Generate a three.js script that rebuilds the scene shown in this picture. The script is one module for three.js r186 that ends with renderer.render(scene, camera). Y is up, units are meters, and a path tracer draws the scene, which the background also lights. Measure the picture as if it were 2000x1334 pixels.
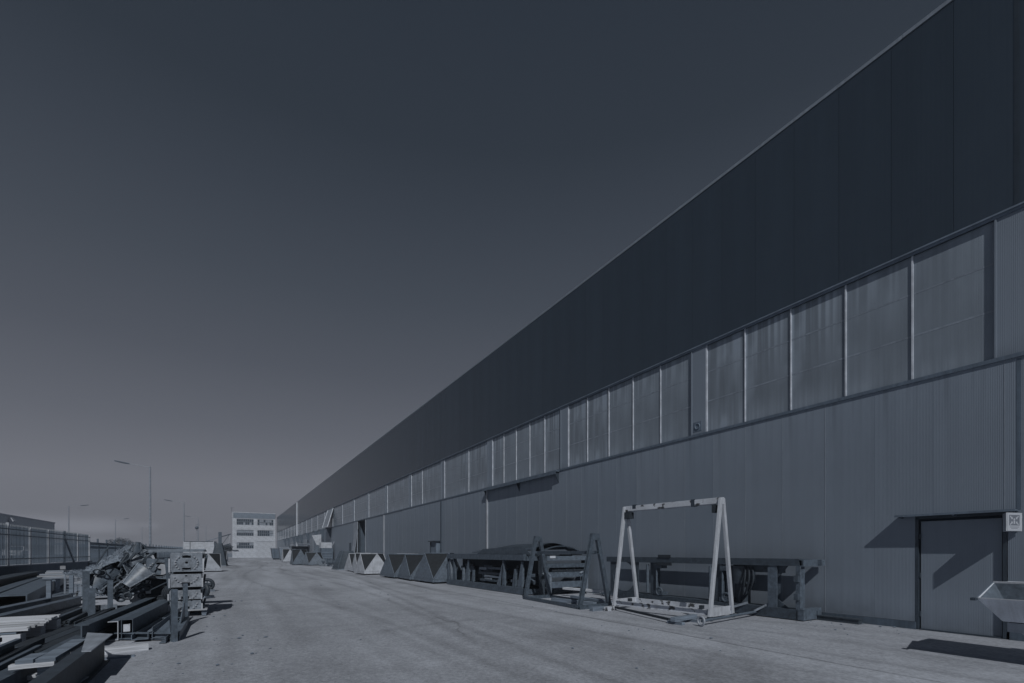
import * as THREE from 'three';
import { mergeGeometries, toCreasedNormals } from 'three/addons/utils/BufferGeometryUtils.js';

// ---------------------------------------------------------------- camera, sky, sun, exposure
const scene = new THREE.Scene();
const YAW = Math.atan2(548, 900);                       // the wall runs along -z, the lens looks 31 degrees to its right
const camera = new THREE.PerspectiveCamera(2 * Math.atan(1079 / 900) * 180 / Math.PI, 1024 / 683, 0.1, 3000);
camera.position.set(0, 1.7, 0);
camera.rotation.set(0, -YAW, 0);
camera.setViewOffset(3235.4, 2158, 617.7, 0, 2000, 1334);   // a level camera with the lens shifted up
camera.updateProjectionMatrix();
const renderer = new THREE.WebGLRenderer({ antialias: true });
renderer.setSize(1024, 683);
renderer.toneMapping = THREE.LinearToneMapping;
renderer.toneMappingExposure = 1;
renderer.shadowMap.enabled = true;

function rng(s) { return () => { s |= 0; s = s + 0x6D2B79F5 | 0; let t = Math.imul(s ^ s >>> 15, 1 | s); t = t + Math.imul(t ^ t >>> 7, 61 | t) ^ t; return ((t ^ t >>> 14) >>> 0) / 4294967296; }; }
const R0 = rng(7);
const PERM = new Float32Array(65536); { const r = rng(99); for (let i = 0; i < 65536; i++) PERM[i] = r(); }
function h2(ix, iy) { return PERM[((ix & 255) | ((iy & 255) << 8)) & 65535]; }
function vn(x, y) { const ix = Math.floor(x), iy = Math.floor(y); let fx = x - ix, fy = y - iy; fx = fx * fx * (3 - 2 * fx); fy = fy * fy * (3 - 2 * fy);
  const a = h2(ix, iy), b = h2(ix + 1, iy), c = h2(ix, iy + 1), d = h2(ix + 1, iy + 1); return a + (b - a) * fx + (c - a) * fy + (a - b - c + d) * fx * fy; }
function fbm(x, y, n = 4) { let s = 0, a = .5; for (let i = 0; i < n; i++) { s += a * vn(x, y); x = x * 2.03 + 17.1; y = y * 2.03 + 5.3; a *= .5; } return s / (1 - Math.pow(.5, n)); }
const lerp = (a, b, t) => a + (b - a) * t, clamp = (x, a = 0, b = 1) => Math.min(b, Math.max(a, x)), sm = (a, b, x) => { const t = clamp((x - a) / (b - a)); return t * t * (3 - 2 * t); };

{ // clear dusky sky: pale above the horizon, deep overhead, a few low clouds all round
  const W = 1024, H = 512, data = new Float32Array(W * H * 4);
  const stops = [[-90, .075, .079, .092], [-1, .105, .110, .130], [0, .132, .138, .162], [3, .150, .157, .183], [7, .160, .168, .196], [13, .114, .124, .150], [20, .079, .089, .112], [28, .055, .066, .086], [35, .0405, .0505, .068], [41, .0295, .0385, .053], [50, .0250, .0335, .0475], [65, .021, .029, .042], [90, .018, .026, .038]];
  for (let j = 0; j < H; j++) {
    const el = (j + .5) / H * 180 - 90; let k = 0; while (k < stops.length - 2 && el > stops[k + 1][0]) k++;
    const a = stops[k], b = stops[k + 1], t = clamp((el - a[0]) / (b[0] - a[0]));
    for (let i = 0; i < W; i++) {
      const o = (j * W + i) * 4, ang = i / W * Math.PI * 2;
      let c = 0;
      if (el > .5 && el < 6) { const n = fbm(20 + 9 * Math.cos(ang) + el * .3, 20 + 9 * Math.sin(ang) + el * .9, 5); const bank = .2 * Math.exp(-Math.pow((ang - 1.38) / .09, 2)); c = sm(.52, .72, n + bank) * sm(.4, 1.4, el) * (1 - sm(2.4, 3.6, el)) * .42; }
      for (let q = 0; q < 3; q++) data[o + q] = lerp(a[q + 1], b[q + 1], t) * (1 + c);
      data[o + 3] = 1;
    }
  }
  const sky = new THREE.DataTexture(data, W, H, THREE.RGBAFormat, THREE.FloatType);
  sky.mapping = THREE.EquirectangularReflectionMapping; sky.magFilter = sky.minFilter = THREE.LinearFilter; sky.needsUpdate = true;
  scene.background = sky; scene.environment = sky;
  scene.fog = new THREE.FogExp2(0xb9bfca, .0007);
}
const sun = new THREE.DirectionalLight(new THREE.Color(1, .993, .975), 2.15);
sun.position.set(-27.7, 68.2, 67.7); sun.target.position.set(0, 0, -10); sun.position.add(sun.target.position);
sun.castShadow = true; sun.shadow.radius = 1; sun.shadow.mapSize.set(4096, 4096);
Object.assign(sun.shadow.camera, { left: -70, right: 70, top: 90, bottom: -90, near: 1, far: 400 });
scene.add(sun, sun.target);

// ---------------------------------------------------------------- helpers
const V = (x, y, z) => new THREE.Vector3(x, y, z), Y1 = V(0, 1, 0);
const used = {};
function numbered(n) { if (!(n in used)) { used[n] = 0; return n; } return n + '_' + String(++used[n]).padStart(3, '0'); }
function boxUV(g) {                                       // uv in metres on the dominant plane
  g = g.index ? g.toNonIndexed() : g;
  if (!g.attributes.normal) g.computeVertexNormals();
  const p = g.attributes.position, n = g.attributes.normal, uv = new Float32Array(p.count * 2);
  for (let i = 0; i < p.count; i++) {
    const ax = Math.abs(n.getX(i)), ay = Math.abs(n.getY(i)), az = Math.abs(n.getZ(i));
    if (ax >= ay && ax >= az) { uv[2 * i] = p.getZ(i); uv[2 * i + 1] = p.getY(i); }
    else if (ay >= az) { uv[2 * i] = p.getX(i); uv[2 * i + 1] = p.getZ(i); }
    else { uv[2 * i] = p.getX(i); uv[2 * i + 1] = p.getY(i); }
  }
  g.setAttribute('uv', new THREE.BufferAttribute(uv, 2));
  for (const k of Object.keys(g.attributes)) if (!['position', 'normal', 'uv'].includes(k)) g.deleteAttribute(k);
  return g;
}
function join(gs) { gs = (Array.isArray(gs) ? gs.flat(9) : [gs]).map(boxUV); return gs.length > 1 ? mergeGeometries(gs) : gs[0]; }
function part(name, gs, mat, parent, label) {
  const m = new THREE.Mesh(gs.isBufferGeometry && gs.userData.ready ? gs : join(gs), mat); m.name = name; m.castShadow = m.receiveShadow = true;
  if (label) m.userData.label = label; parent.add(m); return m;
}
function ready(gs) { const g = join(gs); g.userData.ready = true; return g; }
function thing(name, label, category, at = [0, 0, 0], ry = 0, group) {
  const o = new THREE.Group(); o.name = numbered(name); o.position.set(...at); o.rotation.y = ry;
  o.userData = { label, category }; if (group) o.userData.group = group; scene.add(o); return o;
}
function solo(name, gs, mat, label, category, at = [0, 0, 0], ry = 0, group) {
  const m = part(numbered(name), gs, mat, scene, label); m.position.set(...at); m.rotation.y = ry; m.userData.category = category; if (group) m.userData.group = group; return m;
}
function struct(name, gs, mat) { const m = part(numbered(name), gs, mat, scene); m.userData.kind = 'structure'; return m; }
function copy(o, label, at, ry = 0) { const c = o.clone(); c.name = numbered(o.name.replace(/_\d{3}$/, '')); c.userData = { ...o.userData, label }; c.position.set(...at); c.rotation.y = ry; scene.add(c); return c; }
// box with its corners cut, w x h x d round (x, y, z)
function B(w, h, d, x = 0, y = 0, z = 0, ry = 0, rx = 0, rz = 0) { const g = new THREE.BoxGeometry(w, h, d); if (rx) g.rotateX(rx); if (rz) g.rotateZ(rz); if (ry) g.rotateY(ry); return g.translate(x, y, z); }
function basis(a, b, up = Y1) { const d = b.clone().sub(a), len = d.length(); d.normalize(); let s = up.clone().cross(d); if (s.lengthSq() < 1e-6) s = V(1, 0, 0).cross(d); s.normalize(); const u = d.clone().cross(s); return [new THREE.Matrix4().makeBasis(s, u, d).setPosition(a), len]; }
function profile(kind, w, h, t) {                          // steel sections, x across and y up
  const s = new THREE.Shape(), P = pts => { s.moveTo(...pts[0]); pts.slice(1).forEach(p => s.lineTo(...p)); s.closePath(); }, a = w / 2, b = h / 2;
  if (kind === 'I') P([[-a, -b], [a, -b], [a, -b + t], [t / 2, -b + t], [t / 2, b - t], [a, b - t], [a, b], [-a, b], [-a, b - t], [-t / 2, b - t], [-t / 2, -b + t], [-a, -b + t]]);
  else if (kind === 'C') P([[-a, -b], [a, -b], [a, -b + t], [-a + t, -b + t], [-a + t, b - t], [a, b - t], [a, b], [-a, b]]);
  else if (kind === 'U') P([[-a, b], [-a, -b], [a, -b], [a, b], [a - t, b], [a - t, -b + t], [-a + t, -b + t], [-a + t, b]]);
  else if (kind === 'N') P([[-a, -b], [-a, b], [a, b], [a, -b], [a - t, -b], [a - t, b - t], [-a + t, b - t], [-a + t, -b]]);
  else if (kind === 'L') P([[-a, -b], [a, -b], [a, -b + t], [-a + t, -b + t], [-a + t, b], [-a, b]]);
  else if (kind === 'O') { P([[-a, -b], [a, -b], [a, b], [-a, b]]); const q = new THREE.Path(); q.moveTo(-a + t, -b + t); q.lineTo(-a + t, b - t); q.lineTo(a - t, b - t); q.lineTo(a - t, -b + t); q.closePath(); s.holes.push(q); }
  else { const c = Math.min(w, h) * .06; P([[-a + c, -b], [a - c, -b], [a, -b + c], [a, b - c], [a - c, b], [-a + c, b], [-a, b - c], [-a, -b + c]]); }
  return s;
}
function bar(a, b, w, h, kind = 'S', t = .015, up) { a = Array.isArray(a) ? V(...a) : a; b = Array.isArray(b) ? V(...b) : b; const [m, len] = basis(a, b, up); return new THREE.ExtrudeGeometry(profile(kind, w, h, t), { depth: len, bevelEnabled: false }).applyMatrix4(m); }
function tube(a, b, r, seg = 12, r2 = r) { a = V(...a); b = V(...b); const [m, len] = basis(a, b); return new THREE.CylinderGeometry(r2, r, len, seg).rotateX(Math.PI / 2).translate(0, 0, len / 2).applyMatrix4(m); }
function poly(fs) {                                        // flat faces from corner lists
  const pos = []; for (const f of fs) for (let i = 1; i < f.length - 1; i++) pos.push(...f[0], ...f[i], ...f[i + 1]);
  const g = new THREE.BufferGeometry(); g.setAttribute('position', new THREE.Float32BufferAttribute(pos, 3)); g.computeVertexNormals(); return g;
}
function plate(ps, t) {                                    // a flat polygon given thickness t
  const v = ps.map(p => V(...p)), n = v[1].clone().sub(v[0]).cross(v[2].clone().sub(v[0])).normalize().multiplyScalar(t / 2);
  const a = v.map(p => p.clone().add(n).toArray()), b = v.map(p => p.clone().sub(n).toArray()), fs = [a, b.slice().reverse()];
  for (let i = 0; i < v.length; i++) { const j = (i + 1) % v.length; fs.push([b[i], b[j], a[j], a[i]]); }
  return poly(fs);
}
function flat(shape, d) { return new THREE.ExtrudeGeometry(shape, { depth: d, bevelEnabled: false, curveSegments: 24 }); }
function bend(fn, nu, nv, t) {                             // a curved sheet fn(u, v) with thickness t
  const P = [], N = [], e = 1e-3;
  for (let i = 0; i <= nu; i++) for (let j = 0; j <= nv; j++) { const u = i / nu, v = j / nv, p = fn(u, v), du = fn(u + e, v).sub(p), dv = fn(u, v + e).sub(p), n = du.cross(dv).normalize().multiplyScalar(t / 2); P.push(p.clone().add(n).toArray(), p.clone().sub(n).toArray()); }
  const id = (i, j, k) => P[(i * (nv + 1) + j) * 2 + k], f = [];
  for (let i = 0; i < nu; i++) for (let j = 0; j < nv; j++) { f.push([id(i, j, 0), id(i + 1, j, 0), id(i + 1, j + 1, 0), id(i, j + 1, 0)], [id(i, j + 1, 1), id(i + 1, j + 1, 1), id(i + 1, j, 1), id(i, j, 1)]); }
  for (let i = 0; i < nu; i++) for (const j of [0, nv]) f.push([id(i, j, 0), id(i, j, 1), id(i + 1, j, 1), id(i + 1, j, 0)]);
  for (let j = 0; j < nv; j++) for (const i of [0, nu]) f.push([id(i, j, 0), id(i, j, 1), id(i, j + 1, 1), id(i, j + 1, 0)]);
  return toCreasedNormals(poly(f), .7);
}

// ---------------------------------------------------------------- materials
function tex(w, h, fn, srgb = true) {
  const d = new Uint8Array(w * h * 4);
  for (let j = 0; j < h; j++) for (let i = 0; i < w; i++) { const o = (j * w + i) * 4, c = fn(i / w, j / h, i, j); if (typeof c === 'number') { d[o] = d[o + 1] = d[o + 2] = clamp(c) * 255; } else for (let q = 0; q < 3; q++) d[o + q] = clamp(c[q]) * 255; d[o + 3] = 255; }
  const t = new THREE.DataTexture(d, w, h); t.wrapS = t.wrapT = THREE.RepeatWrapping; t.magFilter = THREE.LinearFilter; t.minFilter = THREE.LinearMipmapLinearFilter; t.generateMipmaps = true; t.colorSpace = srgb ? THREE.SRGBColorSpace : THREE.NoColorSpace; t.needsUpdate = true;
  let a = 0; for (let i = 0; i < d.length; i += 4) { const c = d[i + 1] / 255; a += srgb ? Math.pow(c, 2.2) : c; } t.userData = { mean: a / (w * h) }; return t;
}
// noise that tiles: blend across the seam
function tile(f, u, v) { const a = sm(0, 1, u), b = sm(0, 1, v); return lerp(lerp(f(u, v), f(u - 1, v), a), lerp(f(u, v - 1), f(u - 1, v - 1), a), b); }
const grime = tex(512, 512, (u, v) => { const n = tile((a, b) => fbm(a * 7 + 30, b * 7 + 30, 5), u, v), s = tile((a, b) => fbm(a * 46 + 9, b * 3 + 40, 3), u, v), c = vn(u * 200, v * 200); return .86 + (n - .5) * .34 + (s - .5) * .2 + (c - .5) * .05 - sm(.66, .8, n) * .12; });
grime.repeat.set(.5, .5);
const faint = tex(512, 512, (u, v) => { const n = tile((a, b) => fbm(a * 4 + 21, b * 3 + 8, 4), u, v), s = tile((a, b) => fbm(a * 40 + 3, b * 2 + 70, 3), u, v); return .88 + (n - .5) * .1 + (s - .5) * .035; }); faint.repeat.set(.31, .24);
const wallT = tex(512, 512, (u, v) => { const n = tile((a, b) => fbm(a * 4 + 51, b * 3 + 8, 4), u, v), s = tile((a, b) => fbm(a * 44 + 3, b * 1.6 + 20, 3), u, v), top = sm(.8, 1, v) * sm(.5, .72, tile((a, b) => fbm(a * 30 + 5, 2.2, 2), u, v)), foot = sm(.12, 0, v) * (.5 + tile((a, b) => fbm(a * 18, b * 30 + 5, 3), u, v)); return .88 + (n - .5) * .12 + (s - .5) * .05 - top * .07 - foot * .1; }); wallT.repeat.set(.31, 1 / 5.3);
const rusty = tex(512, 512, (u, v) => { const n = tile((a, b) => fbm(a * 11 + 60, b * 11 + 3, 5), u, v), c = vn(u * 160 + 3, v * 160), q = tile((a, b) => fbm(a * 30 + 5, b * 30 + 70, 3), u, v); const k = .8 + (n - .5) * .4 + (q - .5) * .22 + (c - .5) * .08; return [k, k * .985, k * .97]; });
const chipped = tex(512, 512, (u, v) => { const n = tile((a, b) => fbm(a * 16 + 13, b * 16 + 33, 5), u, v), q = tile((a, b) => fbm(a * 5 + 81, b * 5 + 7, 3), u, v); const k = .9 + (vn(u * 90, v * 90) - .5) * .06 + (q - .5) * .22; return k * (1 - .66 * sm(.575, .66, n * .7 + q * .32)); }); chipped.repeat.set(.43, .61);
const woodT = tex(512, 256, (u, v) => { const g = tile((a, b) => fbm(a * 5 + 3, b * 60 + 9, 4), u, v), l = tile((a, b) => fbm(a * 3, b * 8 + 50, 3), u, v); return .82 + (g - .5) * .42 + (l - .5) * .3; });
woodT.repeat.set(.6, 2);
const ribs = tex(64, 4, u => .5 + .5 * Math.sin(u * Math.PI * 4), false); ribs.repeat.set(20, 1);       // 2.5 cm pitch
const finerib = tex(64, 4, u => .5 + .5 * Math.sin(u * Math.PI * 4), false); finerib.repeat.set(6, 1);  // 8 cm pitch
const grain = tex(512, 512, (u, v) => .5 + (vn(u * 256, v * 256) - .5) * .6 + (tile((a, b) => fbm(a * 60, b * 60, 3), u, v) - .5) * .9, false); grain.repeat.set(.8, .8);
const paneT = [0, 1, 2, 3].map(k => { const t = tex(128, 256, (u, v) => {                                   // weathered fibreglass, streaked from the top and dusty at the sill
  const s = fbm(u * 26 + k * 31, v * 1.1 + k * 7, 3), b = fbm(u * 3 + k * 11, v * 3 + 17, 3);
  const drip = sm(.42, .72, fbm(u * [9, 14, 6, 11][k] + k * 5.7, 3.3 + v * .5 + k, 2)) * sm([.6, .2, .05, .45][k], 1, v) * [.05, .16, .24, .1][k], foot = sm([.2, .3, .4, .15][k], 0, v) * fbm(u * 22 + k * 3, 9, 2) * [.12, .2, .3, .06][k] + sm(.5, .8, fbm(u * 2.2 + k * 9, v * 2.6 + k * 4, 3)) * [.0, .1, .16, .03][k];
  const k0 = .77 + (s - .5) * .07 + (b - .5) * .12 + drip * 1.1 + foot * .9; return [k0 * (1 + .02 * (drip + foot)), k0, k0 * .99]; }); t.repeat.set(1 / 1.306, 1 / 2.84); return t; });
const N = (c, w = 0) => { const k = sm(.02, .42, c); return new THREE.Color().setRGB(c * (lerp(.70, .925, k) + w), c * (1 + w * .2), c * (lerp(1.40, 1.125, k) - w)); };   // the cool grey that everything here wears
const M = (c, rough = .8, map = grime, o = {}) => { const { warm = 0, ...rest } = o; const col = N(c, warm); if (map) col.multiplyScalar(1 / map.userData.mean); return new THREE.MeshStandardMaterial({ color: col, roughness: rough, map, side: THREE.DoubleSide, ...rest }); };
const steel = M(.085, .62, rusty), steelB = M(.115, .6, rusty), steelD = M(.048, .6, rusty), steelL = M(.22, .6, rusty), scrapM = M(.19, .55, rusty, { warm: .05 }), black = M(.03, .8), tyre = M(.025, .9);
const whiteP = M(.47, .55, chipped), whiteS = M(.46, .6), galv = M(.33, .5, grime), wood = M(.36, .85, woodT, { warm: .03 }), woodD = M(.2, .85, woodT), woodL = M(.6, .85, woodT, { warm: .02 });
const concrete = M(.3, .9, grime, { bumpMap: grain, bumpScale: .004 }), glassD = new THREE.MeshStandardMaterial({ color: N(.06), roughness: .12 });
const wallP = [.232, .238, .244].map(c => M(c, .48, wallT, { bumpMap: ribs, bumpScale: .0014 })), cladP = [.054, .0565, .059].map(c => M(c, .26, faint, { bumpMap: finerib, bumpScale: .0005 }));
const frameD = M(.05, .5), sheetL = M(.3, .45, grime);

// ---------------------------------------------------------------- ground
function groundTone(x, z) {
  const sx = x + .5 * (fbm(z * .06 + 4, 3, 2) - .5) * 6;                    // traffic drifts a little to either side
  let k = .90 + (fbm(sx * .55 + 40, z * .05 + 60, 4) - .5) * .22 + (fbm(x * .22 + 7, z * .22 + 90, 4) - .5) * .18 + (fbm(sx * 3.1 + 8, z * .12 + 12, 3) - .5) * .13;
  k += (fbm(x * 2.4, z * 2.4 + 40, 3) - .5) * .10;
  const st = fbm(x * .5 + 70, z * .28 + 31, 4); k -= sm(.6, .76, st) * .05;
  for (const [a, b, c, w, d] of [[5.2, .9, .055, .13, .10], [6.9, .8, .055, .13, .08], [2.1, 1.3, .041, .15, .09], [3.8, 1.2, .041, .15, .08], [8.1, .5, .09, .11, .09], [-.2, .7, .03, .2, .05]]) { const q = x - a - b * Math.sin(z * c * 2.4 + a); k -= d * Math.exp(-q * q / (w * w)) * (.4 + .9 * fbm(z * .6 + a * 9, a, 2)); }
  for (const [x0, z0, r, d] of [[5.4, -4.2, 4.6, .07], [5.4, -4.2, 6.3, .06], [1, -11, 9, .05]]) { const q = Math.hypot(x - x0, z - z0) - r; k -= d * Math.exp(-q * q / .02) * sm(.4, .62, vn(x * .4 + r, z * .4)); }
  const crk = (a, b, wob) => { const q = x - a - b * (z + 10) - wob * (fbm(z * .9 + a, 2.2, 3) - .5); return Math.exp(-q * q / .0009); };
  k -= .3 * crk(7.98, -.008, .12) * (.45 + .55 * vn(z * .8, 3)) + .12 * crk(4.3, -.1, .8) * sm(.45, .7, vn(z * .3, 8)) + .1 * crk(11.9, 0, .1);
  return k;
}
function groundTex(x0, x1, z0, z1, w, h, speck) {
  const t = tex(w, h, (u, v, i, j) => { const x = lerp(x0, x1, u), z = lerp(z0, z1, v); let k = groundTone(x, z) + speck * ((PERM[(i * 7919 + j * 104729) & 65535] - .5) * .13 + (vn(x * 26, z * 26) - .5) * .13); if (PERM[(i * 31 + j * 7577) & 65535] > .9985) k -= speck * .3; return k * .93; });
  t.wrapS = t.wrapT = THREE.ClampToEdgeWrapping; return t;
}
function sheet(x0, x1, z0, z1, y) { const g = poly([[[x0, y, z1], [x1, y, z1], [x1, y, z0], [x0, y, z0]]]); const p = g.attributes.position, uv = []; for (let i = 0; i < p.count; i++) uv.push((p.getX(i) - x0) / (x1 - x0), (p.getZ(i) - z0) / (z1 - z0)); g.setAttribute('uv', new THREE.Float32BufferAttribute(uv, 2)); g.userData.ready = true; return g; }
const gcol = N(.505); gcol.b *= 1.02;
const gmat = map => new THREE.MeshStandardMaterial({ color: gcol, roughness: .93, map });
struct('yard_ground', sheet(-9, 13.3, -26, 12, 0), gmat(groundTex(-9, 13.3, -26, 12, 2048, 2048, 1)));
struct('yard_ground', sheet(-9, 13.3, -200, -26, 0), gmat(groundTex(-9, 13.3, -200, -26, 1024, 2048, .5)));
struct('land', sheet(-1200, 1200, -1500, 300, -.03), M(.2, .95, null));
struct('road_ground', [B(60, 1.03, 420, -39.35, .485, -160)], M(.13, .9, grime));

// ---------------------------------------------------------------- the warehouse
const WX = 12.94, hall = thing('warehouse', 'long grey warehouse with dark upper cladding and a band of translucent windows', 'warehouse');
const PIT = 7.07, zc = k => -2.30 - PIT * k;              // edges of the piers between the window bays
part('wall', [B(40, 13.1, 57.9, 33.12, 6.55, -24.05), B(40, 13.1, 115.4, 33.12, 6.55, -114.15), B(40, 7.6, 3.45, 33.12, 9.3, -54.725), B(30, 5.5, 3.45, 38.12, 2.75, -54.725)], M(.09, .8), hall);
{ // lower wall: ribbed sheets, one mesh each as far as they can be told apart
  const geo = [0, 1].map(k => ready([B(.05, 5.3, 1.0645, .025, 2.65, 0)]));
  const seamG = ready([B(.003, 5.3, .014, -.0015, 2.65, -.52)]), seamM = [M(.3, .45), M(.275, .45)];
  const top = ready([B(.05, 2.93, 1.0645, .025, 3.835, 0)]);
  const far = [];
  for (let i = -6; i < 160; i++) {
    const z = -3.77 - 1.065 * (i + .5) + 1.065; if (z < -171.3) break;
    if (z < -53 && z > -56.6) continue;
    const m = wallP[Math.floor(h2(i + 40, 5) * 3)];
    if (i === 0 || i === 1) continue;                     // the door's two sheets follow
    if (z > -40) { const p = part('wall_panel', geo[0], m, hall); p.position.set(WX, .17, z); part('seam', seamG, seamM[i & 1], p); }
    else far.push(B(.05, 5.3, 1.0645, WX + .025, 2.82, z), B(.005, 5.3, .016, WX - .0025, 2.82, z - .515));
  }
  for (const z of [-3.77 + .5325, -3.77 - .5325]) { const p = part('wall_panel', top, wallP[1], hall); p.position.set(WX, .17, z); }
  part('wall_panel', [B(.05, 2.37, .76, WX + .025, 1.355, -4.455)], wallP[1], hall); part('wall_panel', [B(.05, 2.37, .02, WX + .025, 1.355, -2.655)], wallP[1], hall);
  part('far_panels', far, wallP[1], hall).userData.kind = 'stuff';
  part('plinth', [B(.09, .165, 49, WX + .02, .0825, -28.56), B(.09, .165, 115, WX + .02, .0825, -114.1), B(.09, .165, 7, WX + .02, .0825, .88)], M(.1, .8), hall);
}
{ // upper cladding, flashings, parapet
  const geo = ready([B(.05, 4.87, 1.067, .025, 2.435, 0), B(.002, 4.87, .012, -.001, 2.435, -.52)]), far = [];
  for (let i = -6; i < 160; i++) { const z = -3.44 - 1.07 * (i + .5) + 1.07; if (z < -171.3) break; const m = cladP[Math.floor(h2(i + 90, 17) * 3)];
    if (z > -40) { const p = part('cladding_panel', geo, m, hall); p.position.set(WX, 8.41, z); } else far.push(B(.05, 4.87, 1.066, WX + .025, 10.845, z)); }
  part('far_cladding', far, cladP[1], hall).userData.kind = 'stuff';
  part('roof', [B(40.2, .12, 176, 33.12, 13.2, -83.4)], M(.2, .7), hall);
  const cap = [], capM = M(.27, .45); for (let i = 0; i < 59; i++) { const g = (B(.2, .085, 2.985, WX + .085 + .004 * (h2(i, 4) - .5), 13.335 + .01 * (h2(i, 2) - .5), 3.2 - 3 * i)); if (i < 14) part('parapet_cap', [g], capM, hall); else cap.push(g); } part('far_caps', cap, capM, hall).userData.kind = 'stuff';
  part('upper_flashing', [B(.1, .035, 176, WX + .02, 8.385, -83.4), B(.03, .06, 176, WX + .01, 8.34, -83.4)], M(.19, .45), hall);
  part('lower_flashing', [B(.12, .03, 176, WX + .03, 5.53, -83.4), B(.02, .05, 176, WX - .02, 5.49, -83.4)], M(.15, .5), hall);
}
{ // the window band: five sheets to a bay, a pier between bays
  const pane = ready([B(.03, 2.76, 1.306, .015, 1.38, -.653)]), mull = ready([B(.034, 2.77, .03, .002, 1.385, 0)]), pmat = paneT.map(t => M(.256, .27, t));
  for (const m of pmat) m.bumpMap = ribs, m.bumpScale = .0008;
  const pierM = wallP[2], mullM = M(.62, .4, grime), railM = M(.272, .3);
  for (let k = -1; k < 24; k++) {
    const z0 = zc(k) - .53, z1 = zc(k + 1), w = part('window_bay', [B(.04, .05, z0 - z1, 13.12, 5.58, (z0 + z1) / 2), B(.04, .05, z0 - z1, 13.12, 8.27, (z0 + z1) / 2)], frameD, hall);
    const n = 5, pw = (z0 - z1) / n, near = k < 5;
    const fr = part('sheet_rail', [B(.003, .04, z0 - z1, 13.0055, 6.53, (z0 + z1) / 2), B(.003, .04, z0 - z1, 13.0055, 7.47, (z0 + z1) / 2)], railM, w);
    for (let i = 0; i < n; i++) {
      const open = k === 10 && i === 1;
      const p = part('window_sheet', pane, pmat[Math.floor(h2(k * 5 + i + 60, 8) * 4)], w); p.position.set(13.006, 5.555, z0 - pw * i); p.scale.z = pw / 1.306 - .004;
      if (k === 10 && (i < 2)) { p.rotation.z = -.0; }
      if (i > 0 && (k < 3 || (k === 3 && i === 2) || (k === 4 && i === 3))) { const b = part('mullion', mull, mullM, w); b.position.set(12.99, 5.555, z0 - pw * i); }
    }
    const e = part('mullion', mull, mullM, w); e.position.set(12.985, 5.555, z1 + .02); e.scale.set(1.15, 1, 1.35);
    if (k < 9) { const p = part('pier', [B(.08, 2.82, .53, 13.0, 6.955, zc(k) - .265), B(.02, 2.82, .03, 12.95, 6.955, zc(k) - .52)], pierM, hall); if (k === 1) part('vent', [new THREE.TorusGeometry(.085, .018, 8, 20).rotateY(Math.PI / 2).translate(12.945, 5.8, zc(1) - .3), B(.03, .3, .3, 12.965, 5.8, zc(1) - .3)], M(.16, .5), p); }
    else part('pier', [B(.06, 2.82, .53, 12.99, 6.955, zc(k) - .265)], pierM, hall);
  }
  // one sheet swung out on its top hinge
  const v = part('open_vent', [plate([[12.95, 8.3, -72.4], [12.95, 8.3, -76.8], [12.15, 5.55, -76.8], [12.15, 5.55, -72.4]], .04)], pmat[1], hall);
  part('frame', [bar([12.92, 8.3, -72.37], [12.12, 5.52, -72.37], .1, .1), bar([12.92, 8.3, -76.83], [12.12, 5.52, -76.83], .1, .1), bar([12.1, 5.55, -72.4], [12.1, 5.55, -76.8], .1, .1)], mullM, v);
}
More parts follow.
